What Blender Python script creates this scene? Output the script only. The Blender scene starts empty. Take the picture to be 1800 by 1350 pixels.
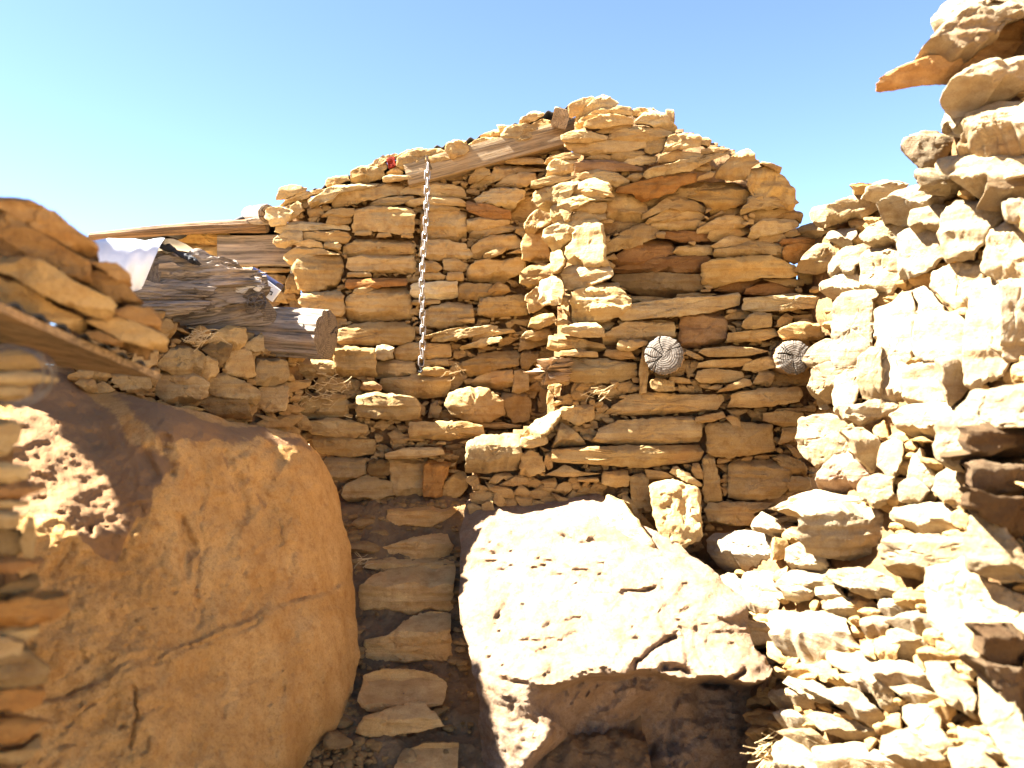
import bpy, math, random
import numpy as np
from mathutils import Vector, Matrix

SC = bpy.context.scene
COL = SC.collection
FPX, CU, CV = 1400.0, 900.0, 675.0
CAM = np.array([0.0, 0.0, 1.5])
R = math.radians

# ---------------------------------------------------------------- traced stones
# every block: (wall, surface, origin u, origin v, zoom, text); one stone per line: outline in zoomed photo pixels, flags after '|'
BLOCKS = [
('E', 'E', 450, 150, 3, """
1395,205 1400,170 1485,128 1525,142 1520,155 1440,195
1300,245 1345,205 1450,205 1530,155 1560,180 1590,235 1500,262 1335,305 1305,280|+
1268,205 1340,205 1330,225 1290,255
1180,265 1270,230 1290,265 1200,280
1125,345 1120,315 1150,290 1285,262 1320,300 1190,340 1130,360|+
1000,345 1010,305 1050,280 1110,285 1120,350 1045,385|+
745,420 745,385 800,350 960,330 1000,345 1000,365 800,440 775,447|+
895,405 895,375 1000,370 1025,385 930,405|+
715,390 720,375 800,340 870,322 885,340 800,365 740,385
690,385 730,370 735,420 700,435|R
560,445 660,375 730,350 745,362 690,395 600,450
640,415 685,405 690,435 670,450 685,480 660,480 645,440
495,500 500,450 560,415 640,430 655,465 650,490 540,508
360,520 380,490 470,470 490,500 380,535
670,500 665,480 700,470 800,470 840,490 700,503|+
680,465 740,425 775,455 760,470
100,600 130,535 190,522 260,540 250,560 140,595
90,630 250,560 380,538 390,550 150,620
50,690 60,650 120,635 175,650 190,670 150,730 80,740|w+
160,705 160,680 215,610 240,640 250,660 170,710
280,635 280,605 400,530 560,510 640,505 620,530 430,570 400,610|w+
400,630 400,590 440,560 620,520 760,505 785,530 740,575 600,605 420,640
590,625 640,600 740,585 820,575 830,595 760,625 620,635
745,580 750,555 840,515 960,510 1080,530 1110,570 1100,590 920,585 800,570
780,615 800,600 900,585 1070,590 1110,620 1105,635 900,625 800,635|+
1110,540 1160,500 1240,470 1270,420 1380,415 1530,430 1535,445 1400,450 1300,490 1180,535
1120,510 1125,480 1190,425 1230,440 1240,465 1140,510
1255,520 1310,485 1400,455 1470,460 1480,500 1420,530 1300,525
1310,400 1330,380 1500,375 1530,410 1400,415 1320,412
1455,530 1460,500 1530,480 1690,455 1710,470 1600,510 1480,540
1535,470 1540,440 1580,390 1690,375 1700,400 1685,455 1600,475
1530,390 1560,365 1700,350 1720,375 1600,385 1545,400
1150,595 1200,560 1330,525 1420,555 1410,590 1350,640 1250,620 1170,615|w+
1110,640 1110,600 1200,625 1340,655 1345,700 1200,690 1115,660|r
500,770 510,720 520,650 580,635 700,632 810,640 830,660 830,770 760,785 620,765
870,800 865,690 880,655 1060,655 1100,670 1105,800 1060,820 900,810
880,645 885,620 1000,625 1080,640 1070,655 900,655
335,690 395,650 515,645 520,670 500,690 380,690
370,725 380,690 450,680 505,700 500,725 440,735
100,770 110,740 200,712 300,720 480,735 490,760 400,755 200,770 150,790|w
85,830 90,805 180,760 240,770 240,820 150,850 110,850|w
240,820 245,770 400,760 480,775 500,795 470,830 330,815
190,840 280,810 340,830 350,860 240,850
355,860 360,825 420,822 445,840 440,865
140,910 145,885 230,845 350,865 440,890 300,895 200,950 165,930
195,960 210,915 300,895 440,895 460,960 430,1060 300,1090 235,1085 215,1030
225,1130 240,1100 430,1080 460,1110 465,1200 430,1220 340,1170 250,1175
445,880 460,840 520,800 800,808 835,840 830,880 600,885 490,900
520,790 525,770 610,768 605,790
635,800 640,778 700,772 715,795
765,800 770,775 820,775 830,800
475,960 480,910 560,890 830,890 840,980 820,1000 700,985 500,980
865,900 870,815 1000,815 1100,835 1145,890 1120,915 920,920
865,985 870,915 960,935 985,960 960,985
990,970 990,915 1050,910 1120,945 1120,970 1070,985
870,1010 880,990 960,985 1000,1005 990,1025 900,1025
1005,1030 1010,985 1090,985 1095,1030
470,1060 475,1015 560,1020 790,1015 795,1055 500,1070|rL
475,1010 480,985 600,985 610,1010
500,1100 520,1075 580,1060 620,1075 560,1100
470,1240 470,1140 480,1110 600,1075 780,1065 810,1110 825,1230 760,1240 520,1260
428,1350 430,1290 520,1255 780,1245 835,1285 830,1330 800,1371 450,1365
815,1110 820,1050 860,1040 1060,1035 1065,1120 1000,1130 850,1125|WL
1070,1120 1072,1050 1100,1040 1240,1045 1235,1100 1200,1125
1215,1110 1225,1080 1280,1038 1320,1060 1340,1085 1290,1115
820,1155 830,1130 970,1128 970,1150 850,1160
865,1260 870,1200 920,1160 1050,1140 1130,1145 1140,1240 1070,1260 960,1280
1055,1250 1060,1235 1150,1228 1150,1255
1170,1210 1175,1150 1190,1125 1400,1100 1430,1120 1435,1210 1250,1222
1115,1020 1120,960 1160,925 1420,900 1420,980 1300,1030 1150,1030
1145,900 1140,850 1190,810 1320,770 1400,810 1405,860 1270,870 1180,915
1200,905 1205,890 1290,850 1325,852 1310,880 1240,908|+
1320,885 1400,860 1410,885
1110,760 1115,700 1200,695 1340,710 1340,730 1200,770 1130,775
1125,800 1130,770 1200,740 1340,725 1390,745 1350,765 1200,795
1365,775 1370,745 1420,750 1410,800
"""),
('E', 'R', 450, 150, 3, """
1410,910 1405,850 1420,790 1530,760 1540,860 1550,910 1500,930 1430,920
1345,700 1345,630 1420,590 1450,580 1470,650 1420,720
1420,770 1425,720 1450,680 1570,620 1580,660 1540,720 1450,770
1395,1040 1400,990 1460,950 1550,945 1560,1010 1500,1050 1430,1060
1365,1095 1370,1040 1395,1030 1440,1080 1420,1095
1440,1195 1425,1110 1480,1075 1550,1060 1530,1150 1480,1185
1440,1270 1460,1230 1560,1200 1580,1240 1500,1280
1400,1330 1420,1300 1540,1280 1560,1320 1480,1345
"""),
('E', 'E', 500, 550, 3, """
585,240 575,190 660,155 870,160 880,230 750,240 620,250
720,130 740,120 880,85 970,65 975,80 860,120 740,135|+
775,150 790,125 900,95 1080,62 1130,70 1120,90 1000,120 850,150|w+
990,150 1000,120 1100,90 1200,85 1220,105 1130,115 1000,150
920,190 930,175 1060,135 1140,125 1145,150 1020,180 935,195|w+
940,255 1000,240 1050,210 1225,195 1240,220 1230,280 1120,295 980,340 950,290
980,385 1000,350 1080,310 1200,300 1210,390 1130,405 1000,390
730,285 735,250 860,240 865,280
705,330 740,290 800,285 870,300 865,335
485,345 485,255 600,250 685,258 690,335 600,345
480,210 485,180 530,178 570,185 570,240 510,250 480,235|w+
505,400 510,350 600,345 800,335 875,345 875,400 850,450 740,462 560,430
848,480 870,420 960,395 1080,405 1150,460 1155,540 1080,575 960,570 880,540|b+
1140,460 1150,430 1280,430 1300,480 1290,570 1210,585 1170,520
1205,410 1215,310 1260,295 1290,330 1290,400 1240,420
1245,230 1260,200 1340,205 1330,250 1280,300 1250,290
1240,200 1245,130 1380,105 1400,160 1300,185
1040,605 1040,582 1140,580 1250,595 1240,612 1100,612
705,530 710,470 740,500 735,540
760,550 770,480 800,470 830,500 810,555
"""),
('K', 'K', 500, 550, 3, """
668,665 665,590 680,578 960,580 1040,600 1050,640 1020,665 800,668|+
380,545 380,440 450,420 690,450 710,490 705,570 560,560|+
400,400 410,370 470,365 510,395 500,415 450,410|p
265,325 265,195 330,183 470,188 480,330 300,330
50,320 60,250 200,245 260,260 260,330 120,335
75,530 80,440 160,420 320,440 330,540 250,560 100,560
110,610 120,575 240,560 430,590 440,620 370,660 150,640
150,680 160,660 300,660 475,680 475,755 300,755 180,750
200,800 220,765 420,770 420,850 300,890 230,860
300,960 330,910 430,870 560,900 580,960 450,1000 330,1010|+
440,830 450,790 500,780 550,800 545,850 500,870 460,860|d
550,770 700,775 740,790 720,950 700,970 590,965 560,900
540,770 540,740 640,715 820,710 845,745 740,760 600,770|+
735,880 740,800 770,785 830,790 870,800 830,900 830,960 780,970 735,960|o
830,980 850,900 900,860 950,850 960,920 930,960 870,990|y
625,670 640,658 740,668 740,680
800,695 810,680 850,680 850,695
920,685 970,672 970,690
"""),
('F', 'F', 500, 550, 3, """
960,855 965,700 990,670 1060,655 1240,650 1245,700 1240,840 1060,855|g+
1200,660 1330,560 1430,480 1430,540 1380,620 1300,650 1240,655|wA
1250,710 1255,660 1380,645 1385,690 1300,712
1245,850 1250,750 1290,720 1360,760 1370,830 1300,860
1370,790 1380,750 1410,740 1415,820 1390,830
"""),
('F', 'F', 900, 150, 3, """
300,130 310,95 420,55 430,70 350,150 320,160
350,170 345,150 480,40 500,38 555,95 540,110 430,130 370,185|w
350,195 370,170 430,130 480,108 630,105 635,155 480,145 400,190 380,210
380,215 390,190 490,145 640,170 645,200 560,205 450,225|+
640,155 640,125 750,112 740,140 700,160
660,195 660,180 740,120 770,110 810,150 870,215 870,240 790,225 730,205|w+
815,155 820,125 855,120 858,195 840,180
450,235 570,195 640,205 600,240 480,250
270,280 270,255 340,225 510,260 500,280 400,290 300,292|+
515,275 530,240 640,210 720,205 840,240 840,265 720,290 600,285|+
285,310 285,290 400,285 700,290 710,320 600,345 480,350 420,360 340,345 300,320
705,345 705,310 780,262 820,270 820,310 770,350
805,345 830,270 880,240 960,240 1000,275 990,315 880,330|+
990,310 1000,280 1030,275 1050,290 1045,320
175,400 190,375 310,350 365,360 360,380 230,395
190,470 190,440 220,385 330,375 340,400 325,450 210,475
390,385 440,355 520,370 520,395
520,395 525,365 560,330 690,340 710,355 640,380 660,390 600,400
590,405 620,385 700,360 770,365 770,395 720,410 620,418
335,455 340,405 400,390 540,390 700,430 690,445 420,455|p
780,400 785,370 860,345 1000,350 1030,345 1000,370 850,395
715,450 740,425 860,405 960,380 1170,330 1180,340 1010,410 960,440 740,475|w+
1000,335 1100,320 1160,325 1100,355 1010,360
1085,475 1090,440 1130,400 1230,330 1270,325 1280,385 1305,405 1265,430 1250,480 1150,490
1310,410 1330,400 1425,430 1420,455
1262,470 1275,425 1310,405 1380,420 1460,490 1510,560 1520,610 1490,650 1400,610 1280,565 1250,515|yH
980,500 985,480 1090,440 1060,480|o
555,560 560,530 690,500 880,470 975,450 980,500 880,530 850,560 700,605 640,570|o+
105,525 110,500 200,480 330,470 350,480 220,520
355,490 360,470 430,440 520,445 630,495 620,510 560,525 500,510|+
600,490 640,460 690,455 710,475 650,500
"""),
('F', 'F2', 900, 150, 3, """
705,650 705,600 850,560 900,520 1040,500 1200,490 1260,510 1270,560 1100,530 930,580 760,670
940,580 1000,545 1200,530 1270,570 1250,610 1080,660 1030,610|y+
505,690 510,570 520,555 600,565 700,620 715,690 700,720 600,715|+
720,690 720,665 840,590 920,590 1040,640 1030,660 820,640|+
730,725 740,700 840,650 990,640 1020,690 1000,710 780,715
740,740 760,715 870,700 990,700 990,760 900,755 780,760
1050,715 1060,690 1190,630 1215,635 1220,665 1110,690
995,775 1000,745 1110,700 1225,670 1230,740 1100,765
1225,650 1280,580 1340,575 1450,615 1450,640 1330,640 1240,670|+
1270,690 1280,655 1320,640 1470,645 1490,660 1400,680 1300,720
1330,695 1480,660 1530,660 1530,720 1500,700
1275,790 1280,750 1330,710 1510,705 1515,745 1430,765 1300,800|+
1310,825 1315,790 1400,765 1430,790 1430,815
480,800 480,735 700,710 740,725 600,760|d-
480,860 485,840 690,730 740,728 770,770 760,800 600,850 500,890
800,800 810,770 880,765 1045,785 1045,820 900,820|r-
1050,800 1050,770 1180,745 1260,745 1265,775 1160,805 1080,820
540,950 560,900 660,825 860,810 870,880 700,930 580,960|r-
855,880 880,850 1055,840 1055,890 900,895
1060,845 1150,800 1290,810 1270,825 1150,845 1080,860
1145,850 1150,825 1250,820 1420,830 1440,880 1430,910 1300,870|+
1070,890 1080,865 1240,850 1340,885 1300,900 1080,908|+
515,980 530,965 700,930 1000,895 1040,910 1010,995 800,990 600,990|r-
1020,985 1020,940 1080,920 1370,900 1480,950 1500,1000 1460,1015 1250,1010 1070,1070 1030,1040|y+
540,1030 560,1000 700,995 1000,1000 1010,1080 850,1115 640,1095 590,1060|d-
1080,1080 1130,1045 1240,1010 1330,1020 1250,1060 1240,1090|r
1240,1100 1240,1075 1300,1055 1460,1040 1500,1080 1480,1110|r
1330,1025 1540,1025 1545,1060 1480,1065
610,1130 640,1110 870,1125 870,1135 640,1145|d
875,1120 880,1100 980,1095 1090,1100 1000,1118
1515,970 1690,970 1660,1000 1580,1040 1540,1030|-
1440,880 1460,850 1600,835 1620,850 1560,890 1510,930 1460,920|o
1420,830 1440,810 1660,800 1700,815 1600,835 1450,850|r
1440,800 1445,780 1500,760 1520,790
"""),
('F', 'F', 900, 150, 3, """
545,1190 550,1170 590,1155 900,1120 1100,1110 1225,1090 1228,1160 1050,1200 800,1220 600,1245|w+
1230,1180 1240,1120 1500,1100 1690,1100 1740,1110 1720,1165 1500,1180 1300,1195|w+
"""),
('F', 'Q', 900, 150, 3, """
300,560 330,500 400,488 480,510 490,570 400,580 310,580|+
235,640 240,600 320,580 500,580 510,595 400,605 260,660|w+
310,660 320,610 480,605 490,640 460,665
165,800 180,760 260,720 340,650 440,645 470,700 440,710 380,700 300,790 210,880|w
285,910 290,870 390,710 430,708 465,740 475,930 330,950|w
265,1060 270,980 300,955 430,930 500,970 505,1010 390,1050 300,1070|w
290,1240 300,1190 330,1090 400,1050 520,1030 600,1120 605,1150 560,1195 400,1225|w
145,1120 155,1040 200,1005 240,1020 260,1080 240,1140 170,1140|w
205,980 205,880 240,870 270,920 250,960
210,710 215,650 270,610 300,640 290,700
105,630 110,570 220,530 330,500 300,580 240,610 170,660|w
"""),
('F', 'F', 950, 550, 3, """
110,100 120,75 180,60 290,50 335,90 330,125 180,120|w+
335,110 440,55 600,35 710,40 705,130 570,145 480,140 400,160 345,160
745,180 745,20 800,5 980,0 990,60 985,150 900,175 790,185|p
1075,70 1080,40 1110,5 1225,0 1225,70 1100,80|+
1245,70 1260,30 1310,5 1335,20 1330,50 1290,80|w
1330,15 1500,0 1500,45 1350,45
1260,100 1265,85 1390,40 1500,60 1500,145 1350,150 1280,140|+
990,155 1000,105 1240,80 1255,120 1180,145
845,205 870,185 1000,175 1150,185 1220,200 1100,225 900,230|+
400,180 415,145 500,140 565,150 560,170 480,195 420,200|+
40,190 50,120 150,125 330,165 350,190 320,205 100,205
105,225 110,200 200,195 300,205 310,235 200,230|+
335,225 350,195 470,200 500,240 400,245
95,310 110,240 130,230 510,260 515,330 400,360 200,360 130,335|g
525,420 525,280 540,180 560,180 555,250 570,290 560,425|+
760,215 780,195 870,240 850,250
835,290 840,265 900,250 1110,240 1130,260 1060,285 900,290|+
1075,300 1080,270 1200,230 1250,235 1250,280 1150,310|+
820,345 830,310 900,295 1060,310 1070,340 1000,365 850,370|b
1130,370 1160,310 1240,305 1220,385
590,395 595,360 620,345 700,365 710,415 620,410|+
680,360 700,335 790,350 795,375
940,420 960,400 1080,345 1115,350 1110,380 1000,410|w+
885,400 890,390 960,380 950,410|w
345,530 380,490 480,430 560,420 700,430 960,430 970,470 930,510 700,525 480,540|L
1015,500 1020,430 1060,415 1390,390 1400,440 1380,470 1150,500|+L
820,575 830,550 970,520 980,550 870,580|w+
100,520 120,500 280,490 285,560 200,590 130,560
280,680 320,610 420,570 820,545 850,570 855,685 700,690 480,705|g
65,780 75,720 300,705 480,705 860,695 870,740 850,785 700,800 560,815 300,800 100,790|+
70,720 90,650 120,595 180,625 250,705|w
885,730 880,600 890,585 1000,580 1220,590 1230,730 1000,765 900,750|b
990,560 1000,545 1040,560 1070,620 1045,630|w+
1180,570 1185,530 1300,515 1390,530 1370,600 1290,600
1000,980 1000,810 1070,790 1300,800 1330,870 1300,960 1250,995 1050,995
1310,910 1340,870 1420,870 1430,920 1380,945 1330,940
1300,700 1330,700 1380,760 1360,770
865,990 860,780 890,760 925,770 945,900 960,990 900,1010
875,1040 900,1010 1150,1005 1240,1010 1130,1060 1120,1130 1000,1140 900,1110
570,900 580,880 700,870 830,920 840,980 850,1180 720,1250 640,1190 600,1060|^lH
560,830 660,840 710,870 570,880
475,870 540,850 570,870 585,1050 500,1055 480,960
325,900 340,840 460,835 465,915 400,918
280,1100 310,980 330,935 400,945 440,1010 490,1070 580,1200 570,1240 530,1250 380,1210 320,1170|wA^
430,1000 470,960 520,1050 600,1130 610,1190 580,1200 500,1080
695,845 700,815 730,815 860,905 850,920 780,895|w+
800,840 810,800 840,800 860,880 830,870
20,860 130,805 220,840 320,850 200,865
200,890 210,870 310,870 310,895
1240,520 1260,505 1390,500 1420,515 1380,525
1260,690 1290,610 1370,610 1390,690 1340,700
1240,770 1290,745 1390,790 1420,860 1330,850
"""),
('H', 'H', 1350, 0, 2.25, """
640,85 648,50 720,0 760,-20 900,-20 800,40 705,105|n
665,225 690,125 730,90 870,0 1030,-20 1030,60 930,90 830,200 760,228 690,230|nf
508,330 506,294 560,258 680,215 780,230 830,200 940,100 1030,50 1030,220 900,275 790,300 640,322 522,342|noF
775,330 780,290 850,260 1030,210 1030,330 900,380 840,390 800,360|nf
690,500 740,400 780,355 800,370 770,430 850,420 850,460 740,510|w
705,560 720,530 850,400 900,385 1030,385 1030,500 850,560 750,590|n
570,570 580,545 700,515 740,560 700,600 670,640 640,660 600,610|dF
670,640 680,610 800,590 950,595 1030,610 1030,670 860,700 820,755 760,700 680,660|n
625,690 640,670 760,700 800,740 750,740 650,730|F
340,735 345,730 420,730 410,760 360,765|F
415,770 420,735 480,720 570,715 520,760 500,780|F
245,830 250,810 420,765 480,790 420,830 250,890|f
175,865 180,830 240,815 240,870 190,885
405,840 430,800 600,720 700,740 715,770 560,840
370,930 400,900 500,860 560,870 540,920 490,990 430,980 390,960
560,910 570,830 680,815 700,840 690,880 600,915
680,920 690,850 760,790 880,775 940,810 930,850 870,900 800,1000 700,1020
515,1090 520,930 560,910 660,900 680,1010 620,1060
360,1140 370,1000 400,985 500,1000 510,1080 480,1150 400,1165
240,940 250,920 330,905 340,930 300,960
60,930 70,915 250,875 260,905 120,935
240,1080 240,1040 300,990 370,960 380,990 320,1060 260,1075
205,1140 210,1120 320,1075 350,1110 340,1150 230,1165
130,1060 150,1020 200,980 260,960 270,1010 240,1060 160,1065|F
255,1435 255,1345 270,1200 300,1160 390,1150 400,1200 390,1400 310,1440
430,1330 430,1230 480,1210 540,1140 560,1210 570,1330
575,1160 600,1130 650,1170 700,1260 780,1310 770,1350 640,1350
650,1130 660,1080 720,1060 820,1020 840,1090 790,1150 780,1230 730,1210
790,1290 800,1120 860,1090 930,1100 940,1350 800,1350
930,1120 1030,1110 1030,1350 935,1350|f
850,1060 880,920 950,870 1030,880 1030,1110 900,1100
900,780 905,700 1030,680 1030,780|fd
950,800 1030,790 1030,880 960,860|f
"""),
('H', 'H', 1350, 550, 3, """
545,60 540,20 575,0 580,80 560,90
580,430 585,30 600,0 740,0 745,130 735,300 700,420 640,440
785,200 780,100 790,0 960,0 1050,70 1050,230 950,250 800,230
1040,350 1050,50 1060,0 1240,0 1270,220 1230,310 1080,380
1250,220 1260,0 1370,0 1370,230 1280,240|f
190,250 200,225 270,155 330,160 340,220 250,280
185,460 200,430 260,270 300,250 450,255 480,300 370,360 330,400 220,470
360,540 360,345 410,310 470,320 440,470 400,550
480,250 520,190 580,190 580,440 490,430
430,545 440,500 640,460 700,465 700,490 560,620|f
705,380 720,290 850,270 950,300 960,470 710,480
630,540 690,490 860,470 1000,490 960,590 870,660 740,650 670,610
940,260 1040,250 1060,370 990,480 960,470|F
865,800 870,600 1030,480 1060,430 1370,350 1370,600 1120,600 1000,600 1000,830 900,820|n
170,700 175,570 250,555 390,560 430,520 420,690 300,770 230,810
590,790 600,690 640,665 690,700 690,760 640,870
700,700 740,685 770,710 720,740
235,930 245,870 320,770 380,750 480,755 560,830 500,880 480,930 260,950|p
750,870 760,780 790,735 810,800 870,870 860,930
485,920 500,870 570,860 625,870 640,950 560,1010 490,970
700,980 700,910 760,890 830,940 750,1000
880,930 900,860 920,830 1050,830 1050,1020 960,1010
0,1030 60,1010 180,950 270,960 420,970 500,990 340,1020 180,1050 100,1080
185,1190 190,1060 260,1030 600,1060 650,1150 600,1350 360,1290 250,1270|F+
650,1080 660,1030 900,1010 960,1080 960,1130 850,1180 740,1140
970,1090 1000,1045 1040,1080 1030,1150
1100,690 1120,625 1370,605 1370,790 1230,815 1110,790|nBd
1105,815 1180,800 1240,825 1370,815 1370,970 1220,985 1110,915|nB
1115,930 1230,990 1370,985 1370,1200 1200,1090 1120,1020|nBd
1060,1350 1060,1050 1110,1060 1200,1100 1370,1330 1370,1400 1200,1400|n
450,640 560,640 590,740 570,840 480,740|F
"""),
('H', 'H', 1200, 900, 3, """
120,200 125,110 230,100 380,105 480,130 490,240 420,290 150,300|w
375,90 400,10 470,50 540,130 430,130|w
490,250 495,150 550,160 540,230|F
540,290 560,180 600,160 700,210 740,270 680,310
1040,330 1035,190 1090,130 1480,150 1500,230 1250,390 1090,350
745,330 760,285 900,290 1080,350 1140,400 1140,470 1000,430 830,380
190,400 210,330 300,370 320,410 280,470 240,470
330,330 370,305 440,320 500,410 470,500 380,520 320,470
500,380 560,310 740,310 760,380 640,400 550,450
540,410 690,405 700,430 650,480 560,460|F
710,400 800,390 840,440 860,460 760,460 720,440
735,480 750,465 870,470 900,545 800,540 740,510
470,640 470,500 540,490 600,520 830,560 840,600 880,700 740,690 640,770 540,750 480,680|w+
210,600 460,600 470,650 300,640|F
290,700 300,680 380,655 490,685 450,750 320,750|f
450,690 530,710 550,780 460,750
790,800 780,730 840,720 980,740 1010,820 1010,910 900,830
950,620 950,560 1060,545 1070,590 1050,620 990,640
1060,560 1250,510 1310,560 1300,610 1180,600
1070,670 1080,600 1200,650 1280,680 1200,740 1110,720
945,730 950,680 990,670 1000,760
1000,840 1000,790 1040,775 1170,790 1310,880 1300,900 1180,900 1060,880|+
1040,500 1040,450 1150,490 1180,520 1070,530
830,850 840,825 980,840 1010,920 900,900
450,950 450,930 600,910 660,980 560,1010 470,1000
520,900 540,870 700,920 850,1010 840,1030 700,990
620,905 680,890 740,910 830,890 880,930 1100,1090 1000,1100 800,990
490,1060 510,1030 620,1080 610,1120 520,1100
500,1150 560,1120 680,1160 780,1220 600,1210
660,1080 690,1050 850,1090 1050,1170 900,1180 750,1150
1080,910 1180,910 1330,960 1350,980 1200,990
1280,800 1270,770 1380,780 1420,860 1530,960 1510,1070 1400,1000 1300,880
500,1370 490,1260 530,1190 680,1290 700,1370
680,1230 900,1210 1000,1260 1200,1370 700,1370
1170,1000 1300,1010 1330,1120 1400,1210 1300,1240 1180,1100
1450,1130 1600,1200 1700,1320 1640,1320 1480,1210
1050,1180 1180,1110 1300,1240 1420,1360 1230,1370 1040,1260
1290,300 1500,220 1600,380 1830,450 1830,640 1640,620 1580,800 1500,830 1450,720 1310,560|n
1540,830 1600,800 1830,1190 1830,1400 1720,1330 1600,1100|n
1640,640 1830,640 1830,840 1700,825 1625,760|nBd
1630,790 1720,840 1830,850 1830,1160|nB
1400,1230 1500,1220 1640,1330 1640,1400 1450,1370
1010,920 1060,890 1120,1000 1170,1080 1080,1050|F
"""),
('C', 'C', 150, 350, 3, """
155,960 160,920 330,920 340,990 300,1025 200,1000
365,1010 370,950 400,895 480,890 580,930 640,970 630,1040 560,1060 420,1070
630,980 640,940 720,920 890,990 920,1010 910,1075 800,1040 700,1035|+
740,905 760,800 800,770 870,810 900,920 880,935 720,920
620,800 670,770 770,775 750,830 700,900 650,820|d
375,870 500,750 560,760 630,830 610,910 540,920 430,890
585,930 640,830 690,860 690,910 630,955
610,770 720,690 760,670 840,670 850,740 820,775 700,750
835,780 930,720 935,810 900,810
905,960 910,890 930,840 1060,835 1075,900 1070,950 980,968
920,1070 920,990 1050,970 1065,1020 1060,1080 1050,1110 950,1105
600,1080 640,1050 700,1040 840,1050 860,1100 880,1165 700,1140|d
500,1110 510,1098 560,1095 630,1110 600,1125|y+
250,870 270,790 380,790 370,860 300,900
340,960 350,900 390,900 365,990
"""),
('D', 'D', 150, 350, 3, """
475,215 560,160 750,180 755,210 720,240 510,225|y
500,240 540,225 715,230 715,330 600,310 520,260|y
910,370 920,360 1080,365 1070,385 950,385
940,395 1050,400 1060,440 1010,450
1050,490 1080,390 1120,400 1130,490
1000,540 1020,490 1100,500 1110,550
1080,560 1100,500 1130,500 1140,600
200,215 300,205 460,200 470,220 300,230|r
"""),
('A', 'A', 0, 300, 3, """
-60,1045 -60,970 200,965 235,1010 220,1040
-60,1120 -60,1065 200,1065 300,1100 290,1115
-60,1200 -60,1130 130,1130 145,1160 110,1200
"""),
('A', 'A', 0, 700, 2.077, """
-40,210 -40,85 70,100 65,140 20,200
-40,300 -40,240 100,250 95,290
-40,365 -40,320 140,320 150,335 40,370|r
-40,400 -40,375 100,380 100,395
-40,465 -40,420 55,415 55,465
-40,650 -40,600 150,590 145,605|r
80,540 100,440 120,450 120,580 90,580
-40,740 -40,720 130,650 140,690 60,740|d
-40,850 -40,760 180,720 230,725 240,780 180,810|o+
-40,920 -40,860 130,835 120,870 60,900
-40,1060 -40,960 60,910 170,990 150,1050|d
-40,1150 -40,1080 140,1060 150,1090 130,1130|o
-40,1240 -40,1180 160,1190 60,1260|o
-40,1350 -40,1310 60,1300 120,1270 130,1290 60,1350
-40,560 -40,480 60,500 90,540 40,580|d
-40,900 -40,880 70,905 60,950 -40,955
"""),
]
# stones lying loose on the near roof, each with its own label
ROOF_STONES = (0, 300, 3, [
 ('-60,170 -60,120 60,132 150,150 280,220 400,310 480,360 505,400 495,450 430,445 150,280', '', 'long thick rust-edged slab topmost on the near left roof'),
 ('-60,330 -60,180 60,190 140,290 460,470 470,590 380,570 100,410', '', 'long brown slab directly under the topmost slab of the near left roof'),
 ('-60,520 -60,425 60,425 230,480 380,580 560,660 600,700 550,770 480,765 200,640 40,540', '+', 'long slab with a pale chipped end in the middle of the near roof pile'),
 ('-60,700 -60,530 100,590 300,720 440,770 460,820 420,850 300,810', '', 'pale yellow slab lying right on the near roof sheet'),
 ('480,600 470,500 650,590 740,690 700,715 590,680', '', 'brown wedge slab poking out behind the middle slab of the near roof'),
 ('465,480 510,465 600,480 680,540 680,580 640,590 560,530', 'o', 'small orange flat stone in front of the folded metal sheet'),
 ('580,750 600,700 700,710 760,700 840,780 830,830 740,800', '', 'dark pointed stone above the lowest tip slab of the near roof'),
 ('460,800 470,760 640,770 850,860 880,890 850,950 640,890', '+', 'lowest tip slab with a squared pale end at the near roof eave'),
 ('440,830 520,850 640,900 620,920 480,880', '', 'thin flat stone wedged under the tip slab on the near roof'),
])
# outlines of the earth cores behind the stones (photo pixels)
CORES = {
 'E': ('E', '500,350 560,345 640,310 760,275 1000,215 1010,300 1000,560 960,860 700,880 610,880 590,620 540,540 520,470'),
 'K': ('K', '490,640 490,600 655,618 660,690 735,710 745,760 800,800 815,880 600,880 540,780 490,720'),
 'F': ('F', '1010,210 1080,185 1180,220 1300,270 1370,300 1395,380 1390,470 1440,540 1470,560 1480,720 1450,800 1430,1000 1290,1120 1150,1060 1000,980 830,960 830,780 960,740 980,560 1000,420'),
 'H': ('H', '1405,560 1402,410 1440,392 1500,372 1600,345 1645,290 1670,190 1685,90 1735,15 1830,-40 2080,-160 2080,1500 1335,1500 1325,1200 1280,1100 1240,990 1330,940 1440,920 1490,800 1475,600'),
 'C': ('C', '130,640 112,570 200,550 270,548 330,575 440,580 530,600 540,780 480,800 330,790 200,740 130,700'),
 'D': ('D', '300,420 500,420 520,560 480,600 320,560'),
 'A': ('A', '-20,640 60,640 60,700 -20,700'),
 'A2': ('A', '-25,750 20,750 30,1000 50,1100 30,1360 -25,1360'),
}

# ---------------------------------------------------------------- noise
def _hash(ix, iy, iz, seed):
    h = (ix.astype(np.int64) * 374761393 + iy.astype(np.int64) * 668265263 + iz.astype(np.int64) * 2147483647 + seed * 974634777) & 0xFFFFFFFF
    h = ((h ^ (h >> 13)) * 1274126177) & 0xFFFFFFFF
    h = ((h ^ (h >> 16)) * 2246822519) & 0xFFFFFFFF
    return (((h ^ (h >> 15)) & 0xFFFFFF) / float(0xFFFFFF)) * 2 - 1

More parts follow.
